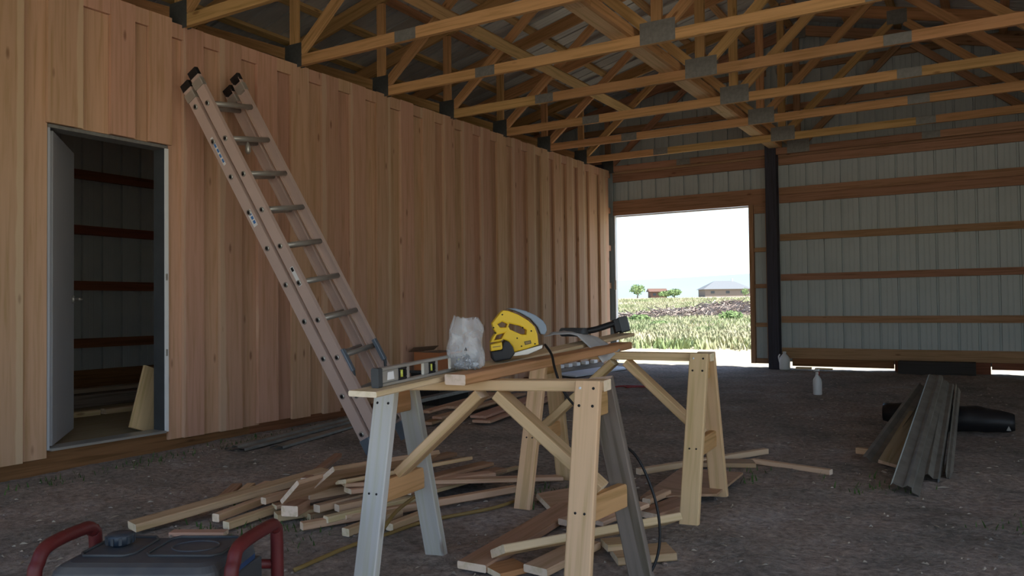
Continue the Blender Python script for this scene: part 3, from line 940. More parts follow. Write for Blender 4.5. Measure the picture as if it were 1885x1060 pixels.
sawhorse((3.03, 3.755), (3.975, 3.83), (.808, .808), dict(LN=(3.109, 3.437), LF=(3.022, 4.07), RN=(3.946, 3.524), RF=(3.913, 4.121)),
         dict(LN='pine', LF='pine', RN='pine', RF='pine'), 'far sawhorse with clean yellow pine legs')

# planks across the sawhorses
pA0, pA1 = Vector((3.445, 1.885, .778)), Vector((3.275, 4.40, .874))
pB0, pB1 = Vector((3.545, 2.25, .796)), Vector((3.425, 4.03, .829))
o = beam('plank', pA0, pA1, .112, .0185, M['pale'], None, end=M['end'], bev=True)
tag(o, 'thin pale plank under the spirit level, reaching from the near to the far sawhorse', 'plank')
o = beam('lumber', pB0, pB1, .085, .037, M['truss'], None, end=M['end'], bev=True)
tag(o, 'orange two-by-four under the circular saw, laid across both sawhorses', 'plank')

# ------------------------------------------------------------------ spirit level
dA = (pA1 - pA0).normalized()
lv0 = Vector((3.437, 1.975, .0)); lv0.z = pA0.z + (lv0.y - pA0.y) / (pA1.y - pA0.y) * (pA1.z - pA0.z) + .0105
lvl = empty('spirit_level', tuple(lv0), 'grey metal spirit level with yellow vials standing on the thin plank', 'level')
LVL, LVH = .61, .062
side = Vector((dA.y, -dA.x, 0)).normalized()      # towards the camera side (+x)
upv = side.cross(dA).normalized(); upv = upv if upv.z > 0 else -upv
def lpt(s, h, o=0): return lv0 + dA * s + upv * h + side * o
def lbox(name, s0, s1, h0, h1, th, mat, parent, off=0):
    m, L = frame_of(lpt(s0, (h0 + h1) / 2, off), lpt(s1, (h0 + h1) / 2, off), up=upv)
    return put(name, beam_mesh(L, th, h1 - h0, mat, None, True), m, parent)
lbox('rail', 0, LVL, 0, .010, .026, M['alu'], lvl); lbox('rail', 0, LVL, LVH - .010, LVH, .026, M['alu'], lvl)
wins = [(.10, .145, 'vial'), (.165, .255, 'hole'), (.285, .325, 'vial'), (.345, .435, 'hole'), (.475, .515, 'vial')]
s = 0.0
for a, b, k in wins:
    lbox('web', s, a, .010, LVH - .010, .012, M['alu'], lvl); s = b
    if k == 'vial':
        lbox('vial_frame', a, b, .010, .018, .018, M['black'], lvl); lbox('vial_frame', a, b, LVH - .018, LVH - .010, .018, M['black'], lvl)
        lbox('vial_frame', a, a + .008, .018, LVH - .018, .018, M['black'], lvl); lbox('vial_frame', b - .008, b, .018, LVH - .018, .018, M['black'], lvl)
        c = (a + b) / 2
        put('vial', tube_mesh([lpt(c, .019), lpt(c, LVH - .019)], .0075, M['vial'], 10), None, lvl)
lbox('web', s, LVL, .010, LVH - .010, .012, M['alu'], lvl)
lbox('end_cap', -.022, 0, -.001, LVH + .001, .03, M['darkgreyp'], lvl); lbox('end_cap', LVL, LVL + .022, -.001, LVH + .001, .03, M['darkgreyp'], lvl)
vs = [lpt(.035, .018, .0068), lpt(.075, .018, .0068), lpt(.072, .044, .0068), lpt(.039, .044, .0068)]
put('sticker', mk('sticker', vs, [(0, 1, 2, 3)], M['sticker']), None, lvl)

# ------------------------------------------------------------------ clear bag of screws
bc = Vector((3.478, 2.42, .0)); bc.z = pB0.z + (bc.y - pB0.y) / (pB1.y - pB0.y) * (pB1.z - pB0.z) + .021
bag = empty('plastic_bag', tuple(bc), 'clear crumpled plastic bag with screws standing on the planks left of the saw', 'bag')
vs, fs = [], []
RS, RH = 32, 20
for j in range(RH + 1):
    t = j / RH
    rad = .058 + .006 * math.sin(5 * t) - (.012 * (t - .75) / .25 if t > .75 else 0)
    if j == 0: rad = .045
    for i in range(RS):
        a = 6.283 * i / RS
        nz = noise.noise(Vector((math.cos(a) * 2.2, math.sin(a) * 2.2, t * 3.0)))
        nz2 = noise.noise(Vector((math.cos(a) * 6, math.sin(a) * 6, t * 4 + 9)))
        rr = rad * (1 + .25 * nz * (0.3 + t) + .12 * nz2)
        h = .188 * t + (.022 * noise.noise(Vector((math.cos(a) * 2.6, math.sin(a) * 2.6, 4))) if t > .6 else 0) * (t - .6) / .4
        vs.append(bc + Vector((.854, .519, 0)) * (rr * math.cos(a) * 1.06) + Vector((-.519, .854, 0)) * (rr * math.sin(a) * .75) + Vector((-.005 * t, 0, h)))
for j in range(RH):
    for i in range(RS):
        fs.append((j * RS + i, j * RS + (i + 1) % RS, (j + 1) * RS + (i + 1) % RS, (j + 1) * RS + i))
fs.append(tuple(reversed(range(RS))))
put('bag_film', mk('bag_film', vs, fs, M['bag'], smooth=True), None, bag)
vs, fs = [], []
rr_ = random.Random(11)
for _ in range(260):
    a = rr_.uniform(0, 6.283); q = .042 * math.sqrt(rr_.random()); h = .006 + .045 * rr_.random() * (1 - q / .06)
    c = bc + Vector((q * math.cos(a), q * math.sin(a) * .75, h))
    dv = Vector((rr_.gauss(0, 1), rr_.gauss(0, 1), rr_.gauss(0, .6))).normalized()
    n1 = dv.orthogonal().normalized(); n2 = dv.cross(n1)
    i = len(vs)
    for e, w in ((-.012, .0035), (.014, .0012)):
        for k in range(4):
            vs.append(c + dv * e + (n1 * math.cos(k * 1.571) + n2 * math.sin(k * 1.571)) * w)
    fs += [(i, i + 3, i + 2, i + 1), (i + 4, i + 5, i + 6, i + 7)] + [(i + k, i + (k + 1) % 4, i + 4 + (k + 1) % 4, i + 4 + k) for k in range(4)]
tag(put('screws', mk('screws', vs, fs, M['screw']), None, bag), kind='stuff')
q = [bc + Vector((.519, -.854, 0)) * .052 + Vector((.854, .519, 0)) * x + Vector((0, 0, z)) for x, z in ((-.006, .070), (.006, .070), (0, .084))]
put('printed_mark', mk('printed_mark', q, [(0, 1, 2)], M['black']), None, bag)

# ------------------------------------------------------------------ circular saw
su = Vector((.80, .60, 0)); sn = Vector((.60, -.80, 0))
S0 = Vector((3.345, 2.775, .0)); S0.z = .842
saw = empty('circular_saw', tuple(S0 + su * .1), 'yellow and black corded circular saw resting on the two-by-four', 'saw')
SM = Matrix((su, -sn, Vector((0, 0, 1)))).transposed().to_4x4(); SM.translation = S0
k = .00243
def sp(px, py): return ((px - 740) / 8.15 * k, (760 - py) / 8.15 * k * .98)
body = [sp(*q) for q in ((905, 130), (945, 98), (1010, 104), (1150, 160), (1290, 245), (1385, 335), (1425, 450), (1440, 600), (1270, 655), (1090, 700),
                         (1060, 610), (1000, 540), (940, 515), (905, 545), (760, 560), (800, 470), (840, 425), (800, 355), (785, 285))]
h1 = [sp(*q) for q in ((865, 300), (925, 262), (1000, 298), (980, 345), (900, 345))]
h2 = [sp(*q) for q in ((1030, 292), (1180, 330), (1270, 390), (1265, 450), (1200, 450), (1040, 375), (1015, 335))]
h3 = [sp(*q) for q in ((815, 525), (848, 455), (960, 425), (915, 505))]
put('body', prism_mesh(body, .075, M['yellow'], (h1, h2, h3), bev=.006), SM, saw)
guard = [sp(*q) for q in ((960, 90), (1080, 92), (1230, 130), (1370, 195), (1470, 270), (1520, 345), (1530, 420), (1500, 480), (1440, 470), (1400, 370), (1300, 250), (1150, 160), (1010, 104))]
put('blade_guard', prism_mesh(guard, .062, M['bluegrey'], bev=.004), SM @ Matrix.Translation((.010, .004, .006)), saw)
cap = [sp(*q) for q in ((750, 580), (905, 545), (915, 630), (900, 650), (755, 672))]
put('motor_label', prism_mesh(cap, .07, M['yellow'], bev=.004), SM @ Matrix.Translation((0, -.055, 0)), saw)
mot = [sp(*q) for q in ((755, 680), (905, 655), (925, 560), (960, 525), (1010, 545), (1060, 620), (1085, 710), (1020, 790), (930, 800), (805, 822), (770, 780))]
put('motor', prism_mesh(mot, .09, M['black'], bev=.006), SM @ Matrix.Translation((0, -.045, 0)), saw)
base = [sp(*q) for q in ((1040, 745), (1090, 705), (1440, 610), (1490, 600), (1480, 650), (1280, 735), (1100, 755))]
put('shoe_plate', prism_mesh(base, .12, M['alu'], bev=.002), SM @ Matrix.Translation((0, .01, 0)), saw)
for qx, qy in ((930, 160), (805, 345), (828, 420), (1215, 350), (1335, 400), (1135, 500), (1195, 615), (1385, 585)):
    x, z = sp(qx, qy)
    put('body_screw', tube_mesh([(x, -.0385, z), (x, -.036, z)], .0034, M['black'], 8), SM, saw)
lab = [sp(*q) for q in ((1232, 550), (1325, 532), (1335, 578), (1245, 600))]
put('badge', mk('badge', [(x, -.0383, z) for x, z in lab], [(0, 1, 2, 3)], M['black']), SM, saw)
lab2 = [sp(*q) for q in ((1243, 556), (1318, 541), (1326, 572), (1252, 590))]
put('badge_print', mk('badge_print', [(x, -.0388, z) for x, z in lab2], [(0, 1, 2, 3)], M['cord_yellow']), SM, saw)
lab3 = [sp(*q) for q in ((775, 606), (885, 594), (887, 606), (777, 620))]
put('brand_print', mk('brand_print', [(x, -.0908, z) for x, z in lab3], [(0, 1, 2, 3)], M['cord_yellow']), SM, saw)
tube('power_cord', [(3.52, 2.95, .885), (3.60, 2.86, .850), (3.655, 2.79, .79), (3.706, 2.775, .70), (3.80, 2.80, .60), (3.92, 2.80, .53), (4.01, 2.79, .46), (4.075, 2.79, .30), (4.085, 2.78, .15), (4.05, 2.74, .05), (3.98, 2.66, .03), (3.90, 2.56, .03)], .0055, M['black'], saw)

# ------------------------------------------------------------------ cordless driver and grey cloth on the far end of the planks
dr = empty('cordless_driver', (3.26, 4.15, .89), 'black cordless driver lying on the far end of the planks with its battery up', 'drill')
tube('handle', [(3.15, 4.03, .900), (3.21, 4.10, .912), (3.262, 4.165, .934), (3.285, 4.20, .945)], [.017] * 0 or .018, M['black'], dr, 10, 5)
bm_c = Vector((3.305, 4.235, .932))
m, L = frame_of(bm_c - Vector((.018, .012, .004)), bm_c + Vector((.020, .014, .006)), up=(-.25, 0, .97))
put('battery_seat', beam_mesh(.045, .075, .075, M['black'], None, True), m @ Matrix.Translation((-.012, 0, 0)), dr)
put('battery', beam_mesh(.05, .082, .088, M['darkgreyp'], None, True), m @ Matrix.Translation((.022, 0, .0)), dr)
put('battery_rib', beam_mesh(.006, .06, .06, M['alu'], None, True), m @ Matrix.Translation((.049, 0, .0)), dr)
tube('driver_head', [(3.20, 4.00, .900), (3.13, 4.02, .900), (3.06, 4.05, .899), (3.02, 4.065, .898)], .026, M['darkgreyp'], dr, 12, 3)
# cloth
vs, fs = [], []
NX, NY = 16, 14
for j in range(NY + 1):
    for i in range(NX + 1):
        a, b = i / NX, j / NY
        x = 3.12 + .37 * a; y = 3.66 + .26 * b - .10 * a
        drop = max(0, (a - .62)) / .38
        z = .893 - .008 * a + .012 * noise.noise(Vector((a * 4, b * 4, 2))) - .12 * drop * (1 - .6 * b) + .018 * math.sin(a * 3.0 + b * 2)
        x += .02 * drop * (1 - b)
        vs.append((x, y, z))
for j in range(NY):
    for i in range(NX):
        q = j * (NX + 1) + i; fs.append((q, q + 1, q + NX + 2, q + NX + 1))
me = mk('grey_cloth', vs, fs, M['cloth'], smooth=True)
gc = put('grey_cloth', me); tag(gc, 'thin grey cloth draped over the planks beside the driver', 'cloth')
sd = gc.modifiers.new('s', 'SOLIDIFY'); sd.thickness = .003

# ------------------------------------------------------------------ generator at the lower left
zt = .415
def gp(px, py): return None
gen = empty('generator', (3.05, 1.38, .03), 'portable generator with a red tube frame and dusty blue fuel tank', 'generator')
k_ = (1.05 - zt) / .55
def G5(x, y): return Vector((5.15 + (x - 5.15) * k_, y * k_, 0))
LN_, LF_, RN_, RF_ = G5(3.243, 1.017), G5(3.165, 1.167), G5(3.644, 1.24), G5(3.563, 1.415)
ex = (RN_ - LN_).normalized(); ey = (LF_ - LN_).normalized()
for (a, b) in ((LN_, LF_), (RN_, RF_)):
    zz = Vector((0, 0, 1))
    pts = [a - ey * .05 + zz * .03, a - ey * .05 + zz * (zt - .09), a - ey * .035 + zz * (zt - .035), a + ey * .01 + zz * zt, b - ey * .03 + zz * zt, b + ey * .012 + zz * (zt - .015), b + ey * .03 + zz * (zt - .06), b + ey * .035 + zz * .03]
    tube('frame_tube', pts, .019, M['redframe'], gen, 10, 5)
for z_ in (.035, zt - .13):
    for a, b in ((LN_ - ey * .05, RN_ - ey * .05), (LF_ + ey * .035, RF_ + ey * .035)):
        put('frame_tube', tube_mesh([a + Vector((0, 0, z_)), b + Vector((0, 0, z_))], .014, M['redframe'], 10), None, gen)
# tank: rounded block with recessed top panel
def tank_pt(a, b, z): return LN_ + ex * (a * (RN_ - LN_).length) + ey * (b * (LF_ - LN_).length) + Vector((0, 0, z))
def ring(ins, z, n=6):
    out = []
    w, h = (RN_ - LN_).length - .07 - 2 * ins, (LF_ - LN_).length + .11 - 2 * ins
    rr = max(.012, .045 - ins * .5)
    c0 = LN_ + ex * .035 - ey * .07
    for cx, cy, a0 in ((w - rr, rr, -90), (w - rr, h - rr, 0), (rr, h - rr, 90), (rr, rr, 180)):
        for i in range(n + 1):
            t = math.radians(a0 + 90 * i / n)
            p = c0 + ex * (ins + cx + rr * math.cos(t)) + ey * (ins + cy + rr * math.sin(t))
            out.append(Vector((p.x, p.y, z)))
    return out
zt2 = zt - .035
rings = [ring(.02, zt2 - .15), ring(0, zt2 - .13), ring(0, zt2 - .045), ring(.006, zt2 - .02), ring(.02, zt2 - .006), ring(.04, zt2)]
vs = [p for r in rings for p in r]; nn = len(rings[0])
fs = [(j * nn + i, j * nn + (i + 1) % nn, (j + 1) * nn + (i + 1) % nn, (j + 1) * nn + i) for j in range(len(rings) - 1) for i in range(nn)]
fs += [tuple(reversed(range(nn))), tuple(range((len(rings) - 1) * nn, len(rings) * nn))]
fm = [1 if j < 2 else 0 for j in range(len(rings) - 1) for i in range(nn)] + [1, 0]
tk = put('fuel_tank', mk('fuel_tank', vs, fs, [M['tank'], M['tankblue']], fm, smooth=False), None, gen)
def tp(a, b, z): return LN_ + ex * (.035 + a * ((RN_ - LN_).length - .07)) + ey * (-.07 + b * ((LF_ - LN_).length + .11)) + Vector((0, 0, z))
# raised rims around the two recessed panels on the tank top
for (a0, a1, b0, b1) in ((.48, .93, .30, .88), (.08, .40, .30, .88)):
    pts = [tp(a0 + .04, b0, zt2 + .002), tp(a1 - .04, b0, zt2 + .002), tp(a1, b0 + .08, zt2 + .002), tp(a1, b1 - .08, zt2 + .002), tp(a1 - .04, b1, zt2 + .002), tp(a0 + .04, b1, zt2 + .002), tp(a0, b1 - .08, zt2 + .002), tp(a0, b0 + .08, zt2 + .002)]
    put('panel_rim', tube_mesh(pts, .0045, M['darkgreyp'], 6, closed=True), None, tk)
cc = tp(.705, .6, zt2 + .001)
put('level_ring', tube_mesh([cc + ex * (.065 * math.cos(t * .3142)) + ey * (.05 * math.sin(t * .3142)) for t in range(20)], .003, M['tank'], 5, closed=True), None, tk)
cm = Matrix.Translation(tp(.22, .62, zt2))
capo = put('fuel_cap', lathe_mesh([(.020, 0), (.022, .008), (.036, .009), (.037, .030), (.033, .036), (.012, .038)], M['capblue'], 22), cm, gen)
for i in range(11):
    a = 6.283 * i / 11
    put('cap_grip', beam_mesh(.020, .008, .004, M['capblue'], None, False), cm @ Matrix.Rotation(a, 4, 'Z') @ Matrix.Translation((.0375, 0, .020)) @ Matrix.Rotation(math.pi / 2, 4, 'Y'), capo)
# engine block under the tank
m, L = frame_of(LN_ + ex * .06 + ey * .07 + Vector((0, 0, .13)), RN_ - ex * .06 + ey * .07 + Vector((0, 0, .13)))
put('engine', beam_mesh(L, .17, .16, M['black'], None, True), m, gen)
m, L = frame_of(RN_ - ex * .05 + ey * .02 + Vector((0, 0, .22)), RF_ - ex * .05 + Vector((0, 0, .22)))
put('end_panel', beam_mesh(L, .03, .20, M['darkgreyp'], None, True), m, gen)

# ------------------------------------------------------------------ offcut lumber
BOARDS = [
    ('longest flat pale board at the left end of the offcut pile, nearest the generator', (1.743, 2.202, 0.055), (1.988, 3.195, 0.148), 0.105, 0.036, 0, 'pile', 1),
    ('short square stick whose pale end shows just under the long flat board of the pile', (2.008, 2.454, 0.07), (1.924, 3.037, 0.086), 0.042, 0.038, 0, 'pile', 1),
    ('square stick with a bright end pointing at the generator, low left in the pile', (2.099, 2.44, 0.05), (2.115, 3.232, 0.088), 0.046, 0.036, 0, 'pile', 1),
    ('thin pink strip lying on the dirt right behind the generator tank', (1.928, 2.277, 0.032), (2.149, 2.4, 0.032), 0.06, 0.02, 0, 'pink', 1),
    ('stub of wood with a small square end just above the low left sticks', (2.12, 2.642, 0.122), (2.146, 3.036, 0.136), 0.04, 0.032, 0, 'pile', 1),
    ('wide tilted board of the pile, the left one of two raised board ends', (2.325, 2.618, 0.191), (2.372, 3.207, 0.218), 0.175, 0.022, -40, 'pile', 1),
    ('wide tilted board at the top of the pile with the brightest raised end', (2.411, 2.753, 0.243), (2.521, 3.437, 0.221), 0.19, 0.024, -34, 'pile', 1),
    ('narrow stick on edge under the raised pale board end', (2.25, 2.815, 0.124), (2.392, 3.182, 0.128), 0.022, 0.045, 0, 'pile', 1),
    ('small square stick end peeking out under the topmost tilted board', (2.249, 2.932, 0.14), (2.386, 3.277, 0.149), 0.045, 0.03, 0, 'pile', 1),
    ('thin board slanting up behind the grey sawhorse leg on top of the pile', (2.425, 2.853, 0.204), (2.578, 3.717, 0.184), 0.09, 0.02, -12, 'pile', 1),
    ('long thin pinkish board lying across the pile towards the far sawhorse leg', (2.4, 2.898, 0.185), (3.023, 4.001, 0.067), 0.08, 0.022, 0, 'pink', 1),
    ('pinkish board directly under the long thin pinkish one', (2.433, 2.893, 0.155), (2.744, 3.717, 0.114), 0.08, 0.024, 0, 'pink', 1),
    ('square stick, left one of two bright ends low in the middle of the pile', (2.372, 2.745, 0.093), (2.439, 3.213, 0.098), 0.05, 0.036, 0, 'pile', 1),
    ('square stick, right one of two bright ends low in the middle of the pile', (2.438, 2.812, 0.089), (2.594, 3.292, 0.099), 0.05, 0.034, 0, 'pile', 1),
    ('flat board with a wide pale end at the front foot of the pile', (2.206, 2.642, 0.057), (2.448, 3.075, 0.067), 0.08, 0.034, 0, 'pile', 1),
    ('short brown block lying on the flat board at the front foot of the pile', (2.306, 2.635, 0.097), (2.262, 2.756, 0.098), 0.085, 0.05, 0, 'brown', 1),
    ('long narrow batten with a rounded end running along the front of the pile', (2.433, 2.589, 0.056), (2.934, 3.666, 0.063), 0.045, 0.034, 0, 'pile', 1),
    ('square stick with a pale end just left of the grey sawhorse leg, frontmost', (2.661, 2.635, 0.047), (2.675, 2.994, 0.056), 0.046, 0.036, 0, 'pile', 1),
    ('square stick between the two grey sawhorse legs, frontmost there', (2.782, 2.793, 0.048), (2.798, 3.091, 0.057), 0.045, 0.034, 0, 'pile', 1),
    ('orange-brown board at the far right end of the pile, highest of three there', (2.601, 3.105, 0.157), (2.571, 3.938, 0.117), 0.09, 0.022, 0, 'brown', 1),
    ('orange-brown board at the far right end of the pile, middle of three there', (2.594, 3.135, 0.117), (2.656, 3.953, 0.087), 0.09, 0.022, 0, 'brown', 1),
    ('thin strip at the far right end of the pile leaning down to the dirt', (2.641, 3.323, 0.089), (2.64, 4.168, 0.059), 0.035, 0.02, 0, 'pile', 1),
    ('brown board lying behind the top of the pile', (2.062, 3.637, 0.093), (2.085, 4.254, 0.08), 0.09, 0.022, 0, 'brown', 1),
    ('board sticking out behind the long flat board, left of three', (1.717, 2.692, 0.052), (1.481, 3.009, 0.056), 0.06, 0.022, 0, 'brown', 1),
    ('board sticking out behind the long flat board, middle of three', (1.724, 2.782, 0.053), (1.544, 3.055, 0.056), 0.05, 0.022, 0, 'pile', 1),
    ('board sticking out behind the long flat board, right of three', (1.812, 2.751, 0.073), (1.683, 3.074, 0.077), 0.08, 0.022, 0, 'pile', 1),
    ('brown board end sticking up behind the tilted boards of the pile', (2.052, 2.981, 0.146), (1.466, 3.833, 0.085), 0.05, 0.03, 0, 'brown', 1),
    ('thin flat strip wedged under the two raised board ends of the pile', (2.126, 2.704, 0.082), (2.348, 3.233, 0.098), 0.07, 0.02, 0, 'pink', 1),
    ('wide flat board at the bottom of the pile behind the flat front board', (2.279, 2.754, 0.048), (2.462, 3.366, 0.055), 0.13, 0.03, 0, 'brown', 1),
    ('pale narrow stick left of the grey leg, just above the rounded batten', (2.495, 2.681, 0.072), (2.62, 3.168, 0.078), 0.045, 0.03, 0, 'pale', 1),
    ('wide board under the orange-brown boards at the right end of the pile', (2.45, 3.115, 0.072), (2.565, 3.847, 0.065), 0.13, 0.03, 0, 'pile', 1),
    ('small pale stub in the middle of the pile front', (2.523, 2.767, 0.068), (2.543, 2.895, 0.07), 0.05, 0.02, 0, 'pale', 1),
    ('wide grey-brown board under the crossing pale plank between the sawhorses', (3.415, 2.53, 0.045), (3.366, 3.465, 0.061), 0.13, 0.03, 0, 'brown', 2),
    ('long pale plank resting across the offcuts behind the near sawhorse leg', (3.507, 2.574, 0.106), (3.958, 3.276, 0.124), 0.14, 0.032, -24, 'pale', 2),
    ('board with a pale end pointing at the camera below the long pale plank', (3.667, 2.585, 0.056), (3.711, 2.962, 0.065), 0.11, 0.03, 0, 'pile', 2),
    ('reddish flat offcut at the very bottom edge left of the near right sawhorse leg', (3.508, 2.529, 0.04), (3.568, 2.651, 0.042), 0.13, 0.022, 0, 'red', 2),
    ('wide flat offcut right of the dark weathered sawhorse leg', (3.842, 2.915, 0.045), (4.031, 3.057, 0.056), 0.15, 0.03, 0, 'pile', 2),
    ('short offcut under the long pale plank beside the dark weathered leg', (3.781, 2.956, 0.07), (3.85, 3.018, 0.071), 0.1, 0.028, 0, 'pile', 2),
    ('small stub end poking out left of the near right sawhorse leg', (3.486, 3.152, 0.077), (3.515, 3.297, 0.079), 0.05, 0.028, 0, 'pile', 2),
    ('thin board leaning between the near right sawhorse legs, lower one', (3.629, 3.217, 0.078), (3.722, 3.535, 0.102), 0.07, 0.02, 0, 'pale', 2),
    ('thin board leaning between the near right sawhorse legs, upper one', (3.611, 3.245, 0.099), (3.665, 3.539, 0.102), 0.06, 0.02, 0, 'pink', 2),
    ('narrow stick lying behind the black cord beside the plywood offcut', (3.686, 3.66, 0.083), (3.712, 3.88, 0.086), 0.045, 0.03, 0, 'pile', 2),
    ('flat brown board under the tip of the long pale plank', (3.749, 3.501, 0.062), (3.826, 3.832, 0.065), 0.13, 0.028, 0, 'brown', 2),
    ('flat brown offcut lying alone between the two sawhorses, left of the near leg', (3.189, 3.51, 0.052), (3.287, 3.696, 0.054), 0.14, 0.028, 20, 'brown', 2),
    ('long pale stick on the dirt behind the far sawhorse', (3.347, 4.388, 0.062), (3.862, 5.341, 0.073), 0.045, 0.036, 0, 'pale', 2),
    ('thin stick pointing right across the bare dirt past the far sawhorse', (3.857, 5.011, 0.065), (4.34, 4.892, 0.064), 0.045, 0.03, 0, 'pale', 2),
    ('broad brown board lying flat behind the right legs of the far sawhorse', (3.59, 4.811, 0.062), (3.885, 4.939, 0.063), 0.15, 0.028, 0, 'brown', 2),
    ('wide reddish board on top of the stack near the plank wall', (1.407, 5.579, 0.115), (1.131, 7.341, 0.136), 0.15, 0.022, 0, 'pink', 3),
    ('wide reddish board second in the stack near the plank wall', (1.473, 5.529, 0.085), (1.201, 7.331, 0.106), 0.17, 0.022, 0, 'pink', 3),
    ('narrow pinkish board left in the stack near the plank wall, top', (0.983, 5.399, 0.153), (0.798, 6.739, 0.169), 0.09, 0.022, 0, 'pink', 3),
    ('narrow board left in the stack near the plank wall, bottom', (1.144, 5.211, 0.091), (0.959, 6.489, 0.106), 0.09, 0.024, 0, 'brown', 3),
    ('board in the middle of the stack near the plank wall', (1.163, 5.328, 0.123), (0.977, 7.033, 0.142), 0.1, 0.022, 0, 'pile', 3),
    ('board tucked at the back of the stack near the plank wall', (1.027, 5.712, 0.157), (0.782, 7.365, 0.176), 0.1, 0.022, 0, 'pink', 3),
]

GRP = {1: 'offcuts piled left of the sawhorses', 2: 'offcuts scattered under the sawhorses', 3: 'boards stacked by the plank wall'}
for lab, a, b, w, t, roll, mat, g in BOARDS:
    o = beam('offcut_board' if g < 3 else 'stacked_board', a, b, w, t, M[mat], None, roll=roll, end=M['end'] if g < 3 else M['pink'], bev=True)
    tag(o, lab, 'board', GRP[g])
# plywood offcut
q = [(3.62, 3.74), (3.60, 4.42), (3.93, 4.52), (3.94, 3.98)]
vs = [(x, y, gz(y) + .035 + (.015 if i == 1 else 0)) for i, (x, y) in enumerate(q)] + [(x, y, gz(y) + .047 + (.015 if i == 1 else 0)) for i, (x, y) in enumerate(q)]
tag(put('plywood_offcut', mk('plywood_offcut', vs, [(3, 2, 1, 0), (4, 5, 6, 7), (0, 1, 5, 4), (1, 2, 6, 5), (2, 3, 7, 6), (3, 0, 4, 7)], M['brown'])),
    'four-sided brown plywood offcut lying beside the far sawhorse leg', 'plywood')

# ------------------------------------------------------------------ bent steel flashing
def flashing(name, a, b, prof, roll, label, mat='steel'):
    m, L = frame_of(a, b, roll)
    vs = [(-L / 2, y, z) for y, z in prof] + [(L / 2, y, z) for y, z in prof]
    k = len(prof)
    me = mk(name, vs, [(i, i + 1, k + i + 1, k + i) for i in range(k - 1)], M[mat])
    o = put(name, me, m); tag(o, label, 'flashing', 'bent steel flashing pieces')
    md = o.modifiers.new('s', 'SOLIDIFY'); md.thickness = .002
    return o
zprof = [(-.10, -.015), (-.095, .0), (-.045, .0), (-.03, .022), (.0, .022), (.02, .0), (.09, -.004), (.095, -.02)]
flashing('flashing', (4.755, 4.58, .075), (4.80, 6.95, .46), [(y_ * .72, z_) for y_, z_ in zprof], 26, 'widest bent steel flashing strip of the propped bundle, in front')
flashing('flashing', (4.50, 5.33, .07), (4.70, 6.85, .40), [(-.05, .03), (-.045, 0), (.0, -.005), (.03, .012), (.05, .0)], 20, 'narrow flashing strip splayed out to the left of the propped bundle')
flashing('flashing', (4.87, 4.90, .07), (4.875, 7.0, .40), [(y_ * .5, z_) for y_, z_ in zprof], 55, 'dark shaded flashing strip at the right of the propped bundle')
flashing('flashing', (4.93, 5.02, .06), (4.92, 7.15, .36), [(-.03, 0), (.0, .01), (.01, .0), (.04, .02)], 50, 'rightmost thin flashing strip of the propped bundle')
o = beam('plank', (4.62, 5.20, .08), (4.74, 6.75, .32), .13, .02, M['ply'], None, 12, end=M['pink']); tag(o, 'brown plank lying under the propped flashing strips', 'plank')
o = beam('lumber', (4.38, 5.63, .075), (4.75, 5.55, .075), .04, .038, M['pine'], None, end=M['end']); tag(o, 'short yellow stick under the left flashing strip', 'board')
# black beam they are propped on
prop = empty('black_bag', (4.9, 6.75, .06), 'long black bundle on the dirt that the flashing strips are propped on', 'bundle')
vs, fs = [], []
NS, NR = 26, 12
for i in range(NS + 1):
    t = i / NS; x = 4.40 + .89 * t; y = 6.98 - .20 * t
    e = math.sin(math.pi * min(1, max(0, .08 + t * .88))) ** .3
    for j in range(NR):
        a = 6.283 * j / NR
        rr = (.11 + .015 * noise.noise(Vector((t * 9, a, 2)))) * e
        vs.append((x, y + rr * math.cos(a) * 1.1, .165 + rr * math.sin(a) * .95))
for i in range(NS):
    for j in range(NR): fs.append((i * NR + j, i * NR + (j + 1) % NR, (i + 1) * NR + (j + 1) % NR, (i + 1) * NR + j))
fs += [tuple(reversed(range(NR))), tuple(range(NS * NR, (NS + 1) * NR))]
put('bundle_body', mk('bundle_body', vs, fs, M['black'], smooth=True), None, prop)
put('bundle_tag', mk('bundle_tag', [(5.235, 6.662, .12), (5.265, 6.655, .12), (5.25, 6.656, .155)], [(0, 1, 2)], M['alu']), None, prop)

# long trims lying along the plank wall
flashing('steel_trim', (.52, 3.78, .058), (.16, 6.25, .085), [(-.09, -.012), (-.085, .006), (-.03, .006), (-.02, .022), (.02, .022), (.03, .004), (.09, .0), (.095, -.012)], 0, 'long grey steel trim lying on the dirt at the foot of the plank wall')
flashing('steel_trim', (.72, 3.98, .056), (.34, 6.0, .08), [(-.06, -.01), (-.055, .006), (.0, .012), (.05, .0), (.055, -.012)], 0, 'second steel trim lying outside the long one by the plank wall')
flashing('steel_trim', (.62, 5.5, .19), (.45, 7.6, .215), [(-.05, -.02), (-.045, .01), (.045, .01), (.05, -.02)], 0, 'dark steel channel on the board stack by the plank wall', 'plate')

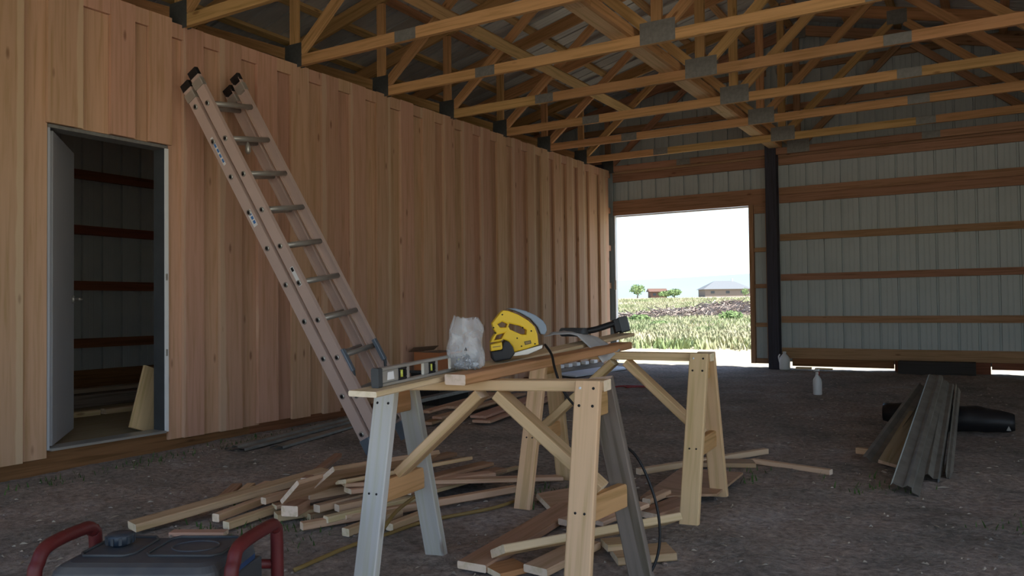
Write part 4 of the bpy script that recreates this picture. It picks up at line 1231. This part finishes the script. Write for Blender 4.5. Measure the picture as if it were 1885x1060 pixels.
# ------------------------------------------------------------------ things near the back wall
jg = empty('water_jug', (2.69, 11.36, gz(11.36)), 'milky white plastic jug standing beside the dark post', 'jug')
jm = Matrix.Translation((2.69, 11.36, gz(11.36) + .003))
put('jug_body', lathe_mesh([(.060, 0), (.072, .012), (.074, .13), (.066, .17), (.040, .205), (.022, .222), (.020, .235)], M['jug'], 20), jm, jg)
put('jug_cap', lathe_mesh([(.023, .233), (.024, .25), (.020, .254)], M['white'], 16), jm, jg)
put('jug_handle', tube_mesh(spline([(2.63, 11.36, .44 - .1), (2.612, 11.355, .31), (2.615, 11.355, .27), (2.625, 11.36, .22)]), .010, M['jug'], 8), None, jg)
sb = empty('spray_bottle', (3.60, 8.66, gz(8.66)), 'white spray bottle standing alone on the dirt', 'bottle')
sm_ = Matrix.Translation((3.60, 8.66, gz(8.66) + .004))
put('bottle_body', lathe_mesh([(.040, 0), (.045, .010), (.045, .12), (.040, .16), (.020, .195), (.015, .215)], M['jug'], 18), sm_, sb)
put('trigger_head', lathe_mesh([(.017, .213), (.018, .235), (.012, .24)], M['white'], 14), sm_, sb)
put('nozzle', tube_mesh([(3.625, 8.65, gz(8.66) + .262), (3.59, 8.665, gz(8.66) + .262), (3.565, 8.675, gz(8.66) + .25)], .013, M['white'], 8), None, sb)
put('trigger', tube_mesh([(3.615, 8.655, gz(8.66) + .255), (3.622, 8.652, gz(8.66) + .225), (3.617, 8.654, gz(8.66) + .205)], .005, M['redp'], 6), None, sb)
o = box('timber', (4.12, 11.30, .115), (4.99, 11.48, .285), M['tie'], None, bev=True); tag(o, 'dark creosoted timber lying against the foot of the back wall', 'timber')
o = beam('offcut_board', (2.83, 11.42, .150), (3.03, 11.43, .150), .10, .028, M['pale'], None, end=M['end'], bev=True); tag(o, 'small pale offcut right of the white jug at the back wall', 'board')
o = beam('offcut_board', (3.08, 11.45, .145), (3.30, 11.44, .143), .08, .02, M['pale'], None, end=M['end'], bev=True); tag(o, 'second small pale offcut further right of the white jug', 'board')
# red cord
o = tube('red_cord', [(1.40, 8.45, .102), (1.48, 8.52, .108), (1.56, 8.46, .104), (1.64, 8.55, .106), (1.74, 8.58, .106), (1.68, 8.66, .104), (1.55, 8.60, .106), (1.45, 8.60, .104)], .009, M['redp'], None, 6)
tag(o, 'short tangle of red cord on the dirt behind the near sawhorse', 'cord')
# box by the wall
cb = empty('cardboard_box', (.34, 6.5, .421), 'open orange cardboard box on a dark tote at the plank wall', 'box')
tt = empty('storage_tote', (.33, 6.5, gz(6.5)), 'dark plastic tote standing on the dirt under the orange box', 'tote')
box('tote_body', (.15, 6.25, gz(6.5) - .01), (.50, 6.75, .395), M['black'], tt, bev=True)
box('tote_lid', (.13, 6.23, .396), (.52, 6.77, .419), M['darkgreyp'], tt, bev=True)
x0, x1, y0, y1, z0, z1 = .16, .48, 6.28, 6.70, .421, .60
for nm, a, b, mm in (('box_side', (x1 - .006, y0, z0), (x1, y1, z1), 'cardboard'), ('box_side', (x0, y0, z0), (x0 + .006, y1, z1), 'cardboard_in'),
                     ('box_side', (x0 + .007, y0, z0), (x1 - .007, y0 + .006, z1), 'cardboard'), ('box_side', (x0 + .007, y1 - .006, z0), (x1 - .007, y1, z1), 'cardboard_in'),
                     ('box_bottom', (x0 + .007, y0 + .007, z0), (x1 - .007, y1 - .007, z0 + .006), 'cardboard_in')):
    box(nm, a, b, M[mm], cb)
beam('box_flap', (x0 - .03, y0, .625), (x0 - .03, y1, .625), .08, .005, M['cardboard_in'], cb, roll=-35)
# pale sheet; white blocks and their ledge, added to imitate squares of daylight
o = beam('plastic_sheet', (.30, 9.35, .125), (.48, 10.75, .14), .30, .02, M['plastic_sheet'], None, roll=4); tag(o, 'pale bluish panel lying on the dirt at the far foot of the plank wall', 'panel')
o = box('lumber', (.06, 9.3, .105), (.16, 10.85, .198), M['darkgrey'], None, bev=True); tag(o, 'dark ledge board added under the white daylight stand-ins at the plank wall', 'board')
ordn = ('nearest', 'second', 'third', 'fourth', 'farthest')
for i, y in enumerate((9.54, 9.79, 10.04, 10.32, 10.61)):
    o = box('daylight_standin', (.075, y - .055, .199), (.145, y + .055, .245), M['sticker'], None, axis=1, bev=True)
    tag(o, '%s of five small white blocks standing in for daylight squares at the plank wall foot' % ordn[i], 'block', 'white daylight stand-ins by the plank wall')
# things inside the dark room
o = beam('plank', (-.30, 3.60, .155), (-.36, 3.76, .60), .22, .02, M['pine'], None, up=(1, .1, .1)); tag(o, 'pale board leaning just inside the right side of the doorway', 'plank')
for i, (a, b, w, t, lab, mt) in enumerate((((-1.55, 3.0, .175), (-1.50, 3.98, .175), .09, .045, 'left pale board lying on the room floor behind the door', 'pale'),
                                          ((-1.50, 4.03, .175), (-1.42, 6.4, .175), .09, .045, 'right pale board lying on the room floor behind the door', 'pale'),
                                          ((-2.35, 3.4, .29), (-2.30, 6.3, .29), .14, .04, 'grey board on the dark lumber stack inside the room', 'ply'),
                                          ((-2.35, 3.2, .21), (-2.32, 6.6, .21), .5, .115, 'dark lumber stack base inside the room', 'darkgrey'))):
    o = beam('room_board', a, b, w, t, M[mt], None, end=M['end'], bev=True); tag(o, lab, 'board')

# yellow cord on the dirt
o = tube('yellow_extension_cable', [(2.80, 2.20, .028), (2.79, 2.50, .034), (2.815, 2.75, .034), (2.846, 2.985, .038), (3.003, 3.339, .042), (3.03, 3.60, .045)], .009, M['cord_yellow'], None, 8)
tag(o, 'dull yellow extension cord trailing over the dirt in front of the offcut pile', 'cord')
o = tube('yellow_extension_cable', [(2.83, 2.68, .06), (2.80, 2.80, .105), (2.73, 2.96, .105), (2.674, 3.152, .115)], .009, M['cord_yellow'], None, 8)
tag(o, 'loop of dull yellow cord lying over the offcuts between the grey legs', 'cord')

# ------------------------------------------------------------------ litter on the dirt
rr_ = random.Random(21); vs, fs = [], []
for _ in range(1700):
    y = .6 + 9.5 * rr_.random() ** 1.6; x = rr_.uniform(.1, 6.2)
    z = floor_z(x, y) + .004
    a = rr_.uniform(0, 6.283); L = rr_.uniform(.004, .018) * (2.6 if rr_.random() < .05 else 1); w = rr_.uniform(.0015, .004)
    dx, dy = math.cos(a) * L, math.sin(a) * L; px, py = -math.sin(a) * w, math.cos(a) * w
    i = len(vs); h = rr_.uniform(.003, .008)
    vs += [(x - dx - px, y - dy - py, z), (x + dx - px, y + dy - py, z), (x + dx + px, y + dy + py, z), (x - dx + px, y - dy + py, z), (x, y, z + h), (x + dx * .4, y + dy * .4, z + h)]
    fs += [(0 + i, 1 + i, 5 + i, 4 + i), (2 + i, 3 + i, 4 + i, 5 + i), (1 + i, 2 + i, 5 + i), (3 + i, i, 4 + i)]
tag(put('straw_litter', mk('straw_litter', vs, fs, M['straw'])), 'pale straw bits and wood chips strewn over the dirt floor', 'litter', kind='stuff')
vs, fs = [], []
for _ in range(1500):
    y = .8 + 8 * rr_.random() ** 1.4; x = rr_.uniform(.3, 6.2)
    s = rr_.uniform(.005, .017); z = floor_z(x, y)
    c = Vector((x, y, z + s * .1)); i = len(vs)
    for d_ in ((1, 0, 0), (0, 1, 0), (-1, 0, 0), (0, -1, 0), (0, 0, .7), (0, 0, -.5)):
        vs.append(c + Vector(d_) * s * rr_.uniform(.7, 1.3))
    fs += [(i, i + 1, i + 4), (i + 1, i + 2, i + 4), (i + 2, i + 3, i + 4), (i + 3, i, i + 4)]
tag(put('dirt_clods', mk('dirt_clods', vs, fs, M['dirt'], smooth=True)), 'small clods and pebbles on the dirt floor', 'clods', kind='stuff')
def weedarea(r):
    if r.random() < .55: return r.uniform(.20, .38), r.uniform(1.5, 8.5)
    cx, cy = r.choice(((1.9, 2.6), (2.35, 2.72), (3.2, 3.75), (3.9, 4.6), (4.6, 4.7), (5.4, 4.2), (5.3, 2.8), (2.2, 2.5)))
    return r.gauss(cx, .12), r.gauss(cy, .12)
tag(tufts(420, weedarea, .02, .055, M['weed'], 'weed_sprigs', floor_z, 1.2, 4), 'small green weed sprigs along the wall foot and on the dirt', 'weeds', kind='stuff')
